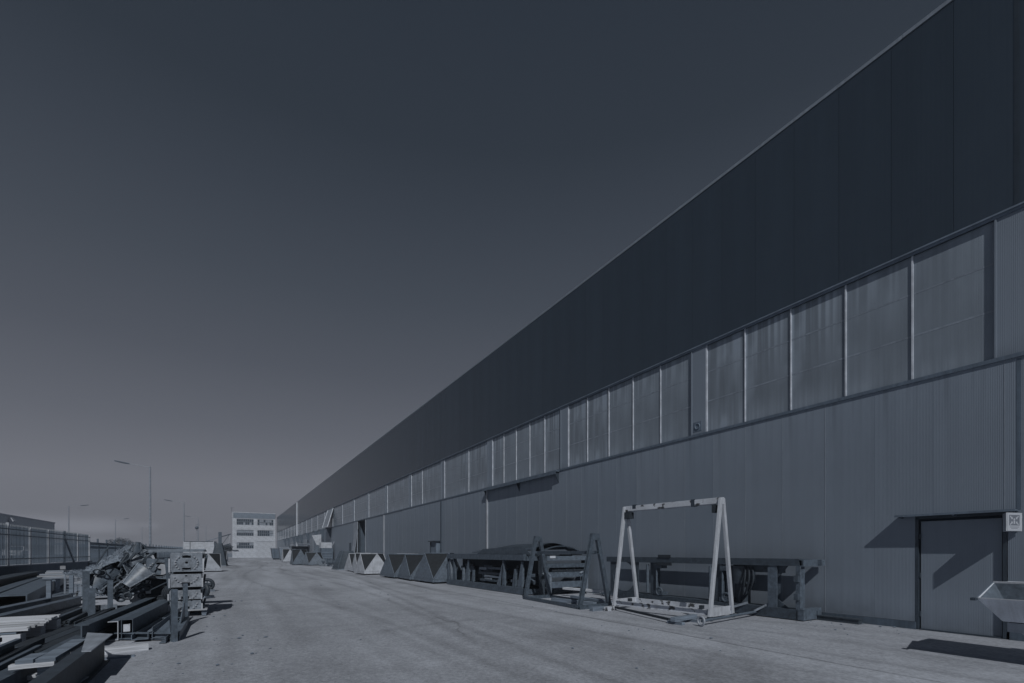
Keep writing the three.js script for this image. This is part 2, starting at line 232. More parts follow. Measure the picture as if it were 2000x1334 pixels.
{ // door with its canopy at the near end
  const d = part('door', [B(.05, 2.36, 1.25, 13.02, 1.2, -3.365)], wallP[1], hall, 'ribbed side door under a thin canopy');
  part('door_frame', [B(.1, 2.44, .055, 12.985, 1.23, -4.045), B(.1, 2.44, .055, 12.985, 1.23, -2.69), B(.1, .07, 1.41, 12.985, 2.47, -3.3675), B(.1, .03, 1.25, 12.985, .017, -3.365)], frameD, d);
  for (const y of [.35, 1.2, 2.05]) part('hinge', [B(.03, .11, .03, 12.965, y, -4.0)], frameD, d);
  part('canopy', [B(.27, .02, 1.86, WX - .135, 2.51, -3.43), B(.012, .045, 1.86, WX - .27, 2.505, -3.43), B(.2, .04, .03, WX - .1, 2.48, -4.3), B(.2, .04, .03, WX - .1, 2.48, -3.4)], M(.16, .45), hall);
  part('downpipe', [tube([WX - .04, .1, -2.12], [WX - .04, 13.1, -2.12], .035, 14), ...[1.5, 4.5, 7.5, 10.5].map(y => tube([WX - .04, y, -2.12], [WX - .04, y + .06, -2.12], .045, 14))], M(.075, .45), hall);
  part('corner_trim', [B(.004, 4.8, .07, WX - .002, 10.82, -2.53)], M(.045, .4), hall); part('corner_trim', [B(.004, 2.9, .06, WX - .002, 3.98, -2.5)], M(.13, .5), hall);
  part('track_cover', [B(.25, .05, 7.12, WX - .125, 5.45, -20.58), B(.02, .17, 7.12, WX - .25, 5.39, -20.58)], M(.14, .5), hall, 'long sheet metal cover over a sliding door track');
  for (const z of [-17.1, -20.5, -24.1]) part('track_bracket', [plate([[WX, 5.42, z], [WX - .24, 5.42, z], [WX, 4.9, z]], .03)], frameD, hall);
  for (const [z, r, c, h] of [[-24.02, .055, .4, 5.4], [-31.06, .03, .06, 5.4], [-45.6, .06, .4, 5.4], [-52.9, .06, .3, 5.4]]) part('post', [B(.08, h, r * 2, WX - .04, h / 2, z)], M(c, .5), hall);
  const cab = part('wall_cabinet', [B(.34, .95, 1.1, WX - .17, 2.0, -31.75)], M(.17, .5), hall, 'grey cabinet fixed low on the wall'); part('hood', [B(.5, .06, 1.35, WX - .25, 2.52, -31.75), B(.05, .95, .1, WX - .36, 2.0, -32.25)], frameD, cab);
  const dr = part('open_doorway', [B(.12, 5.4, .12, WX + .1, 2.7, -53.07), B(.12, 5.4, .12, WX + .1, 2.7, -56.35), B(.12, .12, 3.3, WX + .1, 5.45, -54.7)], frameD, hall, 'tall open doorway, dark inside');
  part('sliding_leaf', [B(.06, 5.3, 2.2, WX - .09, 2.72, -57.5), B(.09, 5.3, .12, WX - .1, 2.72, -56.5)], sheetL, dr);
  part('leaning_sheet', [plate([[WX - .05, 4.6, -56.4], [WX - .05, 4.6, -57.9], [WX - .7, .05, -57.9], [WX - .7, .05, -56.4]], .04)], sheetL, dr);
  part('pipe_stub', [tube([WX - .15, 1.5, -60.4], [WX - .15, 2.9, -60.4], .09), tube([WX - .02, 2.85, -60.4], [WX - .2, 2.85, -60.4], .07)], frameD, hall);
  const br = []; for (const z of [-74, -80.5, -86.5, -97, -107, -114, -121, -133, -142]) br.push(z);
  for (const z of br) part('bracket', [plate([[WX, 5.45, z], [WX - .75, 5.45, z], [WX - .05, 3.2 + .6 * h2(z | 0, 3), z]], .12), B(.75, .06, 1.6, WX - .37, 5.42, z - .8)], M(.09, .6), hall);  // dark wedge plates added in place of slanted shadows on the wall
  part('downpipe', [tube([WX - .1, .1, -115.9], [WX - .1, 13.2, -115.9], .16, 10)], M(.55, .45), hall, 'pale full height downpipe');
  // paler doors far along the wall
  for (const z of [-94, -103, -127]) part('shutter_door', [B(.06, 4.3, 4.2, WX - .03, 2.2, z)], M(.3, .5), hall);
}
{ // projecting sign by the door
  const s = thing('sign', 'white square sign projecting from the wall beside the door', 'sign', [WX, 2.28, -2.58]);
  const c = document.createElement('canvas'); c.width = c.height = 128; const g = c.getContext('2d');
  g.fillStyle = '#e9e9ea'; g.fillRect(0, 0, 128, 128); g.strokeStyle = '#8f9298'; g.fillStyle = '#94979d'; g.lineWidth = 9;
  g.fillRect(16, 14, 96, 76); g.fillStyle = '#e9e9ea';
  const arrow = (x, y, a) => { g.save(); g.translate(x, y); g.rotate(a); g.beginPath(); g.moveTo(0, -4); g.lineTo(20, -4); g.lineTo(20, -11); g.lineTo(33, 0); g.lineTo(20, 11); g.lineTo(20, 4); g.lineTo(0, 4); g.closePath(); g.fill(); g.restore(); };
  arrow(26, 22, .75); arrow(102, 22, Math.PI - .75); arrow(26, 84, -.75); arrow(102, 84, Math.PI + .75); g.beginPath(); g.arc(64, 46, 7, 0, 7); g.fill(); g.fillRect(58, 54, 12, 24);
  g.fillStyle = '#9b9ea4'; g.fillRect(22, 98, 84, 5); g.fillRect(34, 108, 60, 4);
  const face = new THREE.CanvasTexture(c); face.colorSpace = THREE.SRGBColorSpace;
  const pl = new THREE.PlaneGeometry(.37, .34); pl.userData.ready = true;
  const f = part('face', pl, new THREE.MeshStandardMaterial({ map: face, roughness: .5, color: N(.58) }), s); f.position.set(-.243, 0, .068); f.rotation.y = -.314;
  const vs = new THREE.Shape(); vs.moveTo(-.44, 0); vs.lineTo(-.04, -.13); vs.lineTo(-.04, .13); vs.closePath(); part('board', [flat(vs, .35).rotateX(-Math.PI / 2).translate(0, -.175, 0)], whiteS, s); part('bracket', [B(.04, .3, .2, -.02, 0, 0)], galv, s);
}

// ---------------------------------------------------------------- the office block at the end of the yard
{
  const o = thing('office_block', 'white three storey block with gridded windows closing the yard', 'office building', [0, 0, -172.5]);
  const X0 = .25, X1 = 12.55, zf = 0, wm = M(.47, .7);
  const rows = [[2.9, 5.0], [7.0, 9.05], [10.55, 12.6]].map(r => r), ins = [[1.45, 6.2], [7.3, 11.95]];
  // front wall pieces round the openings
  const pc = []; const add = (x0, x1, y0, y1) => pc.push(B(x1 - x0, y1 - y0, .4, (x0 + x1) / 2, (y0 + y1) / 2, -.2));
  add(X0, ins[0][0], 0, 12.9); add(ins[0][1], ins[1][0], 0, 12.9); add(ins[1][1], X1, 0, 12.9);
  for (const [a, b] of ins) { const low = a < 3 ? 2.9 : 7.0; add(a, b, 0, low); const rr = a < 3 ? rows : rows.slice(1); for (let i = 0; i < rr.length; i++) add(a, b, rr[i][1], i + 1 < rr.length ? rr[i + 1][0] : 12.9); }
  part('wall', [...pc, B(X1 - X0, 13, 11.4, (X0 + X1) / 2, 6.5, -6.3)], wm, o);
  part('fascia', [B(X1 - X0 - .4, 1.7, .2, (X0 + X1) / 2 + .1, 13.65, -.05)], M(.2, .7), o); part('roof', [B(X1 - X0 + .2, .22, 12, (X0 + X1) / 2, 14.62, -5.9), B(.28, 1.8, .3, X0 + .1, 13.7, -.05), B(X1 - X0 + .1, 1.6, 11.6, (X0 + X1) / 2, 13.7, -6.1)], wm, o);
  for (const [ci, [a, b]] of ins.entries()) for (const [ri, [y0, y1]] of rows.entries()) {
    if (ci === 1 && ri === 0) continue;
    const w = part('window', [B(b - a, .1, .12, (a + b) / 2, y0 + .05, -.12), B(b - a, .1, .12, (a + b) / 2, y1 - .05, -.12)], M(.42, .6), o), n = 8;
    for (let i = 0; i < n; i++) for (const [yy, hh, q] of [[y0 + (y1 - y0) * .27, (y1 - y0) * .46, 0], [y0 + (y1 - y0) * .75, (y1 - y0) * .42, 1]]) {
      const pale = (ci === 1 && ri === 1) ? i > 5 : ri === 1 ? q === 1 : ri === 2 && ci === 1 ? h2(i, q) > .45 : h2(i + 9, ri + q) > .8;
      part('pane', [B((b - a) / n - .1, hh - .08, .03, a + (b - a) / n * (i + .5), yy, -.2)], pale ? M(.3, .3) : glassD, w);
    }
    part('bars', [...Array(n + 1).keys()].map(i => B(.1, y1 - y0, .08, a + (b - a) / n * i, (y0 + y1) / 2, -.12)).concat(B(b - a, .08, .08, (a + b) / 2, (y0 + y1) / 2, -.12)), M(.26, .6), w);
  }
  part('shutter_door', [B(4.6, 5.2, .08, 9.6, 2.6, .02), B(.1, 5.4, .12, 7.15, 2.7, .02), B(5.0, .12, .14, 9.6, 5.35, .03)], M(.43, .6), o, 'wide pale roller door'); part('shelf', [B(1.6, .12, .4, 1.1, 2.45, .18)], frameD, o);
  part('antenna', [tube([.1, 14.7, -.4], [.1, 16.2, -.4], .05), bar([-.3, 16, -.4], [.8, 16.05, -.4], .05, .05)], frameD, o);
}

// ---------------------------------------------------------------- left boundary: retaining wall, fence, road side
{
  const rw = thing('retaining_wall', 'low dark concrete retaining wall below the spiked fence', 'wall', [-9, 0, 0]);
  part('wall', [B(.3, 1.03, 57, -.15, .515, -17)], M(.12, .9, grime), rw); part('coping', [...Array(19).keys()].map(i => B(.4, .06, 2.985, -.14, 1.06, 9.5 - 3 * i)), M(.32, .8), rw);
  const f = thing('fence', 'grey steel palisade fence with spiked pickets on the retaining wall', 'fence', [-9, 1.09, 0]);
  const posts = [-18.7, -21.7, -24.7, -27.7, -30.7, -33.5, -36.3, -39.2, -42.1, -45.1], pg = ready([plate([[0, 0.02, -.028], [0, 0.02, .028], [0, 1.86, .028], [0, 1.95, 0], [0, 1.86, -.028]], .02)]), far = [], fm = M(.135, .5), fd = M(.1, .5);
  posts.forEach((z, i) => part('post', [B(.1, i % 3 === 1 ? 2.02 : 1.9, i === 4 ? .16 : .11, .06, i === 4 ? 1.0 : .95, z)], i === 7 ? fd : M(.42, .5), f));
  for (let z = -18.5; z > -45; z -= .165) { if (z > -27.6) far.push(pg.clone().translate(.06, 0, z)); else { const p = part('picket', pg, fm, f); p.position.set(.06, 0, z); p.rotation.y = (h2(z * 50 | 0, 3) - .5) * .25; } }
  if (far.length) part('pickets', far, fm, f).userData.kind = 'stuff';
  for (const y of [.3, 1.44, 1.71]) part('rail', [B(.04, .045, 26.6, .1, y, -31.9)], fd, f);
  part('brace', [bar([.08, 1.45, -39.25], [.08, -.02, -41.2], .1, .1)], fd, f);
  const f2 = thing('fence', 'lower run of grey fence receding past the scrap towards the white trailer', 'fence', [-9, .95, 0]), pk = [], ps = [];
  for (let z = -45.4; z > -150; z -= z > -80 ? .16 : .4) pk.push(B(.02, 1.5, z > -80 ? .05 : .1, .05, .78, z)); for (let z = -48; z > -150; z -= 3) ps.push(z);
  part('pickets', pk, fm, f2).userData.kind = 'stuff'; for (const z of ps) part('post', [B(.1, 1.85, .1, 0, .9, z)], fd, f2); for (const y of [1.22, 1.5]) part('rail', [B(.05, .06, 105, .015, y, -97.6)], fd, f2);
  part('kerb_wall', [B(.3, .95, 105, -.15, -.475, -97.6)], M(.12, .9), f2);
}
{ // factory across the road
  const b = thing('factory', 'low dark grey factory across the road with two floodlights', 'building', [-46.4, 1, 0]);
  part('wall', [B(30, 9.6, 150, -15, 4.8, -119)], M(.42, .7, grime), b); part('roof', [B(30.3, .35, 150.3, -15, 9.75, -119)], M(.3, .6), b);
  for (const z of [-129, -160]) { const l = part('floodlight', [B(.7, 1.0, 1.5, .5, 8.6, z, 0, 0, .5)], whiteS, b); part('arm', [bar([0, 8.9, z], [.4, 8.7, z], .08, .08)], galv, l); }
}
{ // low long shed and a wooded rise beyond the factory
  const b = thing('shed', 'low long shed beyond the dark factory, just above the fence', 'building', [-48, 1, -250]); part('wall', [B(24, 3.6, 80, -12, 1.8, 0)], M(.3, .8), b); part('roof', [B(24.6, .4, 80.6, -12, 3.75, 0)], M(.22, .7), b); part('door', [-25, -5, 18].map(z => B(.1, 2.6, 4, .06, 1.3, z)), M(.12, .7), b);
  const g = poly([...Array(90).keys()].map(i => { const f = k => { const x = -420 + k * 4.6, h = 3.5 + 5 * fbm(k * .13, 3, 4); return [x, h]; }, [x0, a] = f(i), [x1, c] = f(i + 1); return [[[x0, 0, -395], [x1, 0, -395], [x1, c, -400], [x0, a, -400]], [[x0, a, -400], [x1, c, -400], [x1, 0, -430], [x0, 0, -430]]]; }).flat()); const m = part(numbered('far_woodland'), [g], M(.16, .95, null), scene, 'far low line of woodland along the left horizon'); m.userData.kind = 'stuff';
}
{ // street lamps in two rows
  const g = 'street lamps along the road';
  const L = thing('street_lamp', 'tallest street lamp, rising above the scrap with its arm to the left', 'street lamp', [-9.9, 1, -83], 0, g);
  part('pole', [tube([0, 0, 0], [0, 12.9, 0], .15, 12, .085)], M(.27, .5), L); part('base', [tube([0, 0, 0], [0, .5, 0], .24, 12)], galv, L);
  part('arm', [bar([0, 12.85, 0], [-2.6, 13.15, 0], .09, .09)], M(.33, .5), L); const hd = part('lamp_head', [plate([[-2.3, 13.12, -.16], [-3.9, 13.38, -.13], [-3.9, 13.38, .13], [-2.3, 13.12, .16]], .13)], M(.1, .5), L); part('lens', [plate([[-2.6, 13.07, -.1], [-3.6, 13.23, -.1], [-3.6, 13.23, .1], [-2.6, 13.07, .1]], .03)], M(.4, .2, null), hd);
  copy(L, 'second street lamp along, behind the stacked mould frames, arm to the left', [-9.9, 1, -138]);
  copy(L, 'third street lamp along, small above the white trailer, arm to the left', [-9.9, 1, -195]); copy(L, 'faintest far street lamp of the near row, just left of the white office block', [-9.9, 1, -252]);
  copy(L, 'street lamp whose head just enters at the left edge of the picture', [-36.5, 1, -107], Math.PI); copy(L, 'street lamp across the road, right of the dark factory, arm to the right', [-36.5, 1, -164], Math.PI);
  copy(L, 'street lamp across the road left of the tallest lamp, arm to the right', [-36.5, 1, -221], Math.PI); copy(L, 'smallest street lamp across the road, close beside the tallest lamp pole', [-36.5, 1, -280], Math.PI);
  const d = thing('mast', 'thin mast with a round dish above the white trailer', 'mast', [-8.2, 1, -155]); part('pole', [tube([0, 0, 0], [0, 7.4, 0], .09, 8)], galv, d); part('dish', [new THREE.SphereGeometry(.5, 14, 7, 0, 7, 0, 1.1).rotateX(1.9).translate(0, 7.6, .3), B(.3, .9, .2, 0, 7.6, 0)], M(.1, .6), d); part('spike', [tube([0, 8, 0], [0, 9.4, 0], .03, 6)], galv, d);
}
{ // car beyond the fence
  const c = thing('parked_car', 'small white car parked beyond the spiked fence', 'car', [-22.5, 1, -80], .05);
  const sec = (z, w0, w1, y0, y1, y2, r) => { const a = w0 / 2, b = w1 / 2; return [[-a, y0, z], [-a - .02, (y0 + y1) / 2, z], [-a + .03, y1, z], [-b, y2, z], [b, y2, z], [a - .03, y1, z], [a + .02, (y0 + y1) / 2, z], [a, y0, z]]; };
  const S = [sec(2.05, 1.5, 1.3, .35, .62, .68), sec(1.9, 1.72, 1.5, .25, .74, .8), sec(1.0, 1.76, 1.6, .22, .88, .96), sec(.35, 1.78, 1.3, .22, .92, 1.42), sec(-1.1, 1.78, 1.28, .22, .93, 1.47), sec(-1.85, 1.72, 1.2, .25, .9, 1.15), sec(-2.0, 1.6, 1.2, .35, .8, .9)];
  const f = []; for (let i = 0; i < S.length - 1; i++) for (let j = 0; j < 7; j++) f.push([S[i][j], S[i][j + 1], S[i + 1][j + 1], S[i + 1][j]]); f.push(S[0], S[6]);
  part('body', [poly(f)], whiteS, c); part('windscreen', [plate([[-.68, .97, 1.0], [.68, .97, 1.0], [.58, 1.4, .4], [-.58, 1.4, .4]], .03)], glassD, c);
  for (const s of [-1, 1]) { part('headlight', [B(.3, .14, .08, s * .62, .63, 1.99)], M(.7, .2, null), c); part('side_window', [plate([[s * .84, .95, .5], [s * .84, .95, -1.4], [s * .68, 1.38, -1.2], [s * .68, 1.4, .25]], .03)], glassD, c); part('mirror', [B(.16, .12, .1, s * .98, .98, .7)], whiteS, c); for (const z of [1.3, -1.3]) part('wheel', [new THREE.CylinderGeometry(.3, .3, .2, 16).rotateZ(Math.PI / 2).translate(s * .8, .3, z)], tyre, c); }
  part('grille', [B(.9, .12, .04, 0, .47, 2.0), B(.5, .09, .04, 0, .62, 2.04)], black, c);
}
function tree(label, x, y, z, w, h, seed, name = 'tree') {
  const t = thing(name, label, name === 'tree' ? 'tree' : 'bush', [x, y, z]), r = rng(seed), pos = [];
  part('trunk', [tube([0, 0, 0], [.1, h * .5, 0], .2, 8, .12), tube([.1, h * .4, 0], [w * .2, h * .7, .3], .1, 6, .05), tube([.1, h * .35, 0], [-w * .22, h * .68, -.2], .1, 6, .05)], woodD, t);
  const bl = [...Array(9).keys()].map(() => [(r() - .5) * w * .7, h * (.5 + r() * .32), (r() - .5) * w * .6, w * (.13 + r() * .13)]);
  for (let i = 0; i < 2600; i++) { const b = bl[i % 9], a = r() * 6.28, q = r() * 2 - 1, k = b[3] * Math.pow(r(), .4), s = Math.sqrt(1 - q * q), c = V(b[0] + k * s * Math.cos(a), b[1] + k * q * .8, b[2] + k * s * Math.sin(a)), e = .12 + r() * .12; const u = V(r() - .5, r() - .5, r() - .5).normalize().multiplyScalar(e), v = V(r() - .5, r() - .5, r() - .5).normalize().multiplyScalar(e); pos.push([c.clone().add(u).toArray(), c.clone().add(v).toArray(), c.clone().sub(u).toArray()]); }
  part('crown', [poly(pos)], M(.07, .9, null), t);
}
tree('dark round tree on the skyline behind the tallest lamp', -30, .9, -190, 7.5, 5.6, 5); tree('low dark tree on the skyline left of the tallest lamp', -58, .9, -250, 9, 5.4, 15);
tree('dark rounded bush against the corner of the white office block', -1.5, 0, -150, 3.6, 4.0, 25, 'bush');
{ // trailer, loader crane
  const t = thing('box_trailer', 'long white box trailer standing beyond the stacked frames', 'trailer', [-5.2, 0, -108.5], -.15);
  part('body', [B(5.0, 2.55, 2.4, 0, 2.55, 0)], M(.46, .6), t); part('rail', [B(5.06, .1, 2.46, 0, 3.8, 0), B(5.06, .12, 2.46, 0, 1.3, 0), B(.09, 2.5, .06, -1.4, 2.55, 1.22)], frameD, t); part('corner_post', [B(.12, 2.55, .06, -2.46, 2.55, 1.22), B(.12, 2.55, .06, 2.46, 2.55, 1.22)], whiteS, t);
  part('chassis', [B(4.8, .25, 1.2, 0, 1.1, 0)], frameD, t); for (const x of [1.2, 2.1]) part('wheel', [new THREE.CylinderGeometry(.5, .5, .3, 16).rotateX(Math.PI / 2).translate(x, .5, 1.0), new THREE.CylinderGeometry(.5, .5, .3, 16).rotateX(Math.PI / 2).translate(x, .5, -1.0)], tyre, t); part('support_leg', [B(.15, 1.1, .15, -1.8, .55, .7), B(.15, 1.1, .15, -1.8, .55, -.7)], frameD, t);
  const k = thing('jib_crane', 'dark column crane with thin jibs beside the office block', 'crane', [-2.1, 0, -118]);
  part('column', [B(.62, 6.1, .62, 0, 3.05, 0)], M(.1, .6), k); part('jib', [bar([.2, 5.1, 0], [2.0, 5.75, -.6], .16, .2), bar([.2, 3.0, 0], [1.9, 3.6, -.6], .25, .28), tube([.3, 3.3, 0], [1.7, 5.6, -.5], .05)], steel, k); part('boom', [bar([-.3, 4.9, 0], [-3.0, 3.9, 0], .16, .16)], M(.2, .6), k); part('strut', [tube([1.9, 5.7, -.6], [1.6, 3.6, -.5], .06)], whiteS, k); part('base_block', [B(1.6, .5, 1.6, 0, .25, 0)], concrete, k);
}

// ---------------------------------------------------------------- hoppers: a square mouth turned 45 degrees over a rectangular foot
function hopper(label, at, ry, m, dark, o = {}) {
  const { w = 1.95, d = 2.7, h = 1.6, y0 = .26, cat = 'hopper', group } = o, a = w / 2, b = d / 2, k = .93;
  const t = thing('hopper', label, cat, at, ry, group), F = [[-a, y0, b], [a, y0, b], [a, y0, -b], [-a, y0, -b]], T = [[0, h, b * k], [a * k, h, 0], [0, h, -b * k], [-a * k, h, 0]];
  for (let i = 0; i < 4; i++) { part('side_plate', [plate([F[i], F[(i + 1) % 4], T[i]], .02)], m, t); part('corner_shade_sheet', [plate([F[(i + 1) % 4], T[(i + 1) % 4], T[i]].map(p => [p[0] * .95, p[1] + .01, p[2] * .95]), .02)], M(.018, .8, rusty), t); }  // open corners closed with near-black sheets that paint the shade inside
  part('rim', [0, 1, 2, 3].map(i => bar(T[i], T[(i + 1) % 4], .05, .05)), m, t); part('seam', [0, 1, 2, 3].flatMap(i => [bar(F[i], T[i], .035, .035), bar(F[(i + 1) % 4], T[i], .035, .035)]), m, t);
  part('foot', [B(w + .06, .16, d + .06, 0, y0 - .09, 0)], m, t); part('skid', [B(w * .8, .1, .14, 0, .05, b * .7), B(w * .8, .1, .14, 0, .05, -b * .7)], dark, t);
  return t;
}
const hopD = M(.15, .5, rusty), hopW = M(.44, .6, grime);
{
  const g1 = 'dark steel hoppers in a row by the wall', g2 = 'pale hoppers in a row by the wall';
  hopper('nearest dark steel hopper, right of the row and touching the frames', [10.2, 0, -24.75], .035, hopD, black, { group: g1, h: 1.66 }); hopper('middle one of the three dark steel hoppers', [10.1, 0, -27.8], -.05, hopD, black, { group: g1, h: 1.57 }); hopper('farthest dark steel hopper, next to the pale ones', [9.9, 0, -30.85], .06, hopD, black, { group: g1, h: 1.59 });
  hopper('nearest pale hopper, its front face wide and lit', [9.45, 0, -36.7], .05, hopW, black, { group: g2 }); hopper('middle pale hopper half hidden by the nearest pale one', [9.8, 0, -39.95], -.04, hopW, black, { group: g2, h: 1.64 }); hopper('farthest pale hopper of the row by the wall', [9.95, 0, -43.1], .03, hopW, black, { group: g2 }); hopper('pale hopper set back against the wall behind the dark ones', [11.85, 0, -35.3], .02, hopW, black, { group: g2, w: 1.8 });
  hopper('pale hopper left of the lane beyond the stacked mould frames', [-1.75, 0, -49.1], .03, M(.36, .6, grime), black, { w: 1.9, d: 2.3 }); hopper('little pale hopper far down the left of the lane', [-1.6, 0, -101.5], -.1, hopW, black, { w: 1.9, d: 2.5, h: 2.0 });
  hopper('far pale hopper by the wall beside the shelter', [8.8, 0, -91], .02, hopW, black, { w: 2.2, d: 3, h: 2.3 }); hopper('far dark hopper in front of the white blocks', [7.95, 0, -69], .02, hopD, black, { w: 2.0, d: 2.6, h: 2.1 }); hopper('far grey hopper right of the dark one by the white blocks', [9.3, 0, -66], .2, M(.2, .6, rusty), black, { w: 2.1, d: 2.6, h: 1.7 });
}
function meshCage(label, at, ry, w, d, h, top) {           // a tapering crate of woven mesh
  const t = thing('mesh_cage', label, 'mesh crate', at, ry), C = (i, y) => { const k = lerp(1, top, y / h), s = [[-1, 1], [1, 1], [1, -1], [-1, -1]][i]; return [s[0] * w / 2 * k, y, s[1] * d / 2 * k]; }, g = [];
  for (let i = 0; i < 4; i++) { const j = (i + 1) % 4; part('corner_bar', [bar(C(i, 0), C(i, h), .07, .07)], steel, t); for (let q = 0; q <= 14; q++) { const y = h * q / 14; g.push(bar(C(i, y), C(j, y), .025, .025)); const m = q / 14, l = (a, b) => a.map((v, k) => lerp(v, b[k], m)); g.push(bar(l(C(i, 0), C(j, 0)), l(C(i, h), C(j, h)), .025, .025)); } }
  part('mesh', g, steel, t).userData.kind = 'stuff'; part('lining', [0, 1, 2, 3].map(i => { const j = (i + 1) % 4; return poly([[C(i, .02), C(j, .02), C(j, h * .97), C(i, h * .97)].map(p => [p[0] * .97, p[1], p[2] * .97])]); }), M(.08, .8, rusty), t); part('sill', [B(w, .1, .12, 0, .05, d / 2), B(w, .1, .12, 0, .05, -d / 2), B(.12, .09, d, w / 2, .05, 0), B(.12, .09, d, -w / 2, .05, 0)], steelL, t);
}
meshCage('dark mesh crate leaning inwards, just beyond the pale hoppers by the wall', [9.75, 0, -47.6], .05, 2.2, 2.4, 1.85, .42); meshCage('tall dark mesh crate beside the lane on the left', [-1.35, 0, -69], -.05, 1.7, 3.4, 2.9, .35);
{ const s = thing('steel_stand', 'low steel stand with four legs beyond the pale hoppers', 'stand', [9.6, 0, -48.3]); part('top', [B(1.3, .1, 1.2, 0, .75, 0)], steel, s); for (const x of [-.55, .55]) for (const z of [-.5, .5]) part('leg', [B(.08, .7, .08, x, .35, z)], steel, s); part('foot_rail', [B(1.7, .12, .2, 0, .06, .6), B(1.7, .12, .2, 0, .06, -.6)], steelL, s); }

// ---------------------------------------------------------------- white A-frame gantry
{
  const L = 3.0, W = .56, H = 3.02, t = thing('gantry', 'white chipped A-frame gantry standing in front of the dark table frame', 'gantry', [10.5, 0, -8.75], .115);
  const fz = L / 2 + .05;
  part('top_beam', [bar([0, H, fz], [0, H, -fz], .1, .17, 'I', .03), B(.14, .13, L, 0, H, 0)], whiteP, t);
  for (const s of [-1, 1]) for (const q of [-1, 1]) part('leg', [bar([q * W, .1, s * L / 2], [q * .05, H + .06, s * (L / 2 + .01)], .105, .075, 'S', .022, V(0, 0, 1))], whiteS, t);
  part('side_rail', [bar([-W + .06, .2, L / 2], [-W + .06, .2, -L / 2], .07, .15, 'C', .02)], whiteP, t); part('side_rail', [bar([W - .06, .2, -L / 2], [W - .06, .2, L / 2], .07, .15, 'C', .02)], whiteP, t);
  for (const s of [-1, 1]) part('end_plate', [B(2 * W - .1, .22, .03, 0, .2, s * (L / 2 - .02))], whiteS, t);
  part('hoist_bracket', [B(.2, .2, .2, -.03, H - .2, -L / 2 + .13)], black, t); part('hoist_bracket', [B(.14, .2, .1, -.02, H - .2, L / 2 - .16)], black, t); part('clamp', [B(.15, .19, .1, 0, H, L / 2 - .75), B(.15, .12, .12, 0, H + .05, -L / 2 + .35)], frameD, t);
  part('plate_leg', [B(.1, .12, .1, -W, .05, L / 2), B(.1, .12, .1, W, .05, L / 2), B(.1, .12, .1, -W, .05, -L / 2), B(.1, .12, .1, W, .05, -L / 2)], frameD, t);
  part('stop_block', [B(.1, .09, .09, -W + .06, .32, L / 2 - .25), B(.09, .09, .09, -W + .1, .32, -L / 2 + .5)], black, t);
  const b = thing('axle_bar', 'long steel bar with ring ends lying across the feet of the white gantry', 'steel bar', [0, 0, 0]);
  part('bar', [tube([9.25, .12, -6.78], [12.25, .12, -7.15], .035, 10)], steelB, b); for (const p of [[9.2, .13, -6.77], [12.3, .14, -7.16]]) part('ring', [new THREE.TorusGeometry(.1, .025, 8, 18).rotateY(1.4).translate(...p)], galv, b);
  const w = thing('timber_sleeper', 'short dark timber under the near side of the white gantry', 'timber', [9.35, 0, -7.35], .1); part('timber', [B(.95, .1, .12, 0, .12, 0), B(.12, .07, .4, -.35, .035, 0), B(.12, .07, .4, .3, .035, 0)], woodD, w);
  solo('timber_sleeper', [bar([9.0, .09, -7.5], [9.65, .09, -10.0], .06, .06, 'S')], black, 'thin dark bar on the ground along the white gantry', 'steel bar');
}
{ // dark A-frame rack
  const t = thing('a_frame_rack', 'dark steel rack of two A-frames joined by a rail, left of the white gantry', 'rack', [0, 0, 0]);
  const A = [[9.12, 10.22, -14.05, 2.24], [8.88, 10.06, -10.7, 2.22]], q = M(.085, .55, rusty);
  for (const [x0, x1, z, h] of A) {
    const c = (x0 + x1) / 2; part('leg', [bar([x0, .05, z], [c - .09, h, z], .13, .1, 'C', .02, V(0, 0, 1))], q, t); part('leg', [bar([x1, .05, z], [c + .09, h, z], .13, .1, 'C', .02, V(0, 0, -1))], q, t);
    part('head_plate', [B(.28, .2, .12, c, h - .04, z)], q, t); part('cross_rail', [bar([lerp(x0, c, .74), 1.7, z], [lerp(x1, c, .74), 1.7, z], .08, .08)], q, t);
    part('foot_rail', [bar([x0 - .05, .06, z + .02], [x1 + .05, .06, z + .02], .12, .12, 'C', .02)], q, t);
  }
  part('long_rail', [bar([9.67, 1.7, -14.2], [9.47, 1.7, -10.55], .1, .1, 'O', .015)], q, t); part('base_rail', [bar([9.12, .06, -14.05], [8.88, .06, -10.7], .1, .1, 'C', .015)], q, t); part('base_rail', [bar([10.22, .06, -14.05], [10.06, .06, -10.7], .1, .1, 'C', .015)], q, t); part('diagonal', [bar([9.2, .05, -12.2], [8.95, .05, -10.75], .07, .07)], q, t);
}
{ // loose lengths on the ground between the racks
  const g = 'loose timbers between the two racks';
  solo('timber_sleeper', [B(.16, .11, 1.9, 0, .06, 0)], woodD, 'dark squared timber inside the dark rack, parallel to the wall', 'timber', [9.75, 0, -12.1], .15);
  solo('timber_sleeper', [B(.14, .1, 2.3, 0, .05, 0)], woodD, 'dark timber between the dark rack and the table frame', 'timber', [10.75, 0, -12.4], -.1);
  solo('timber_sleeper', [B(.2, .08, 1.9, 0, .3, 0)], woodL, 'pale plank lying behind the right leg of the dark rack', 'plank', [11.25, 0, -13.4], .12);
  solo('timber_sleeper', [B(.45, .12, .14, 0, .06, 0)], whiteP, 'short white block against the back foot of the white gantry', 'block', [9.5, 0, -10.05], .2); solo('timber_sleeper', [B(.5, .12, .13, 0, .06, 0)], woodD, 'short dark block in front of the right foot of the dark rack', 'block', [9.12, 0, -10.2], .1);
  solo('flat_rail', [B(.16, .1, .95, 0, .05, 0), B(.2, .025, .97, 0, .11, 0)], steelD, 'short dark rail lying against the foot of the warehouse wall', 'steel rail', [12.7, 0, -5.5]);
}
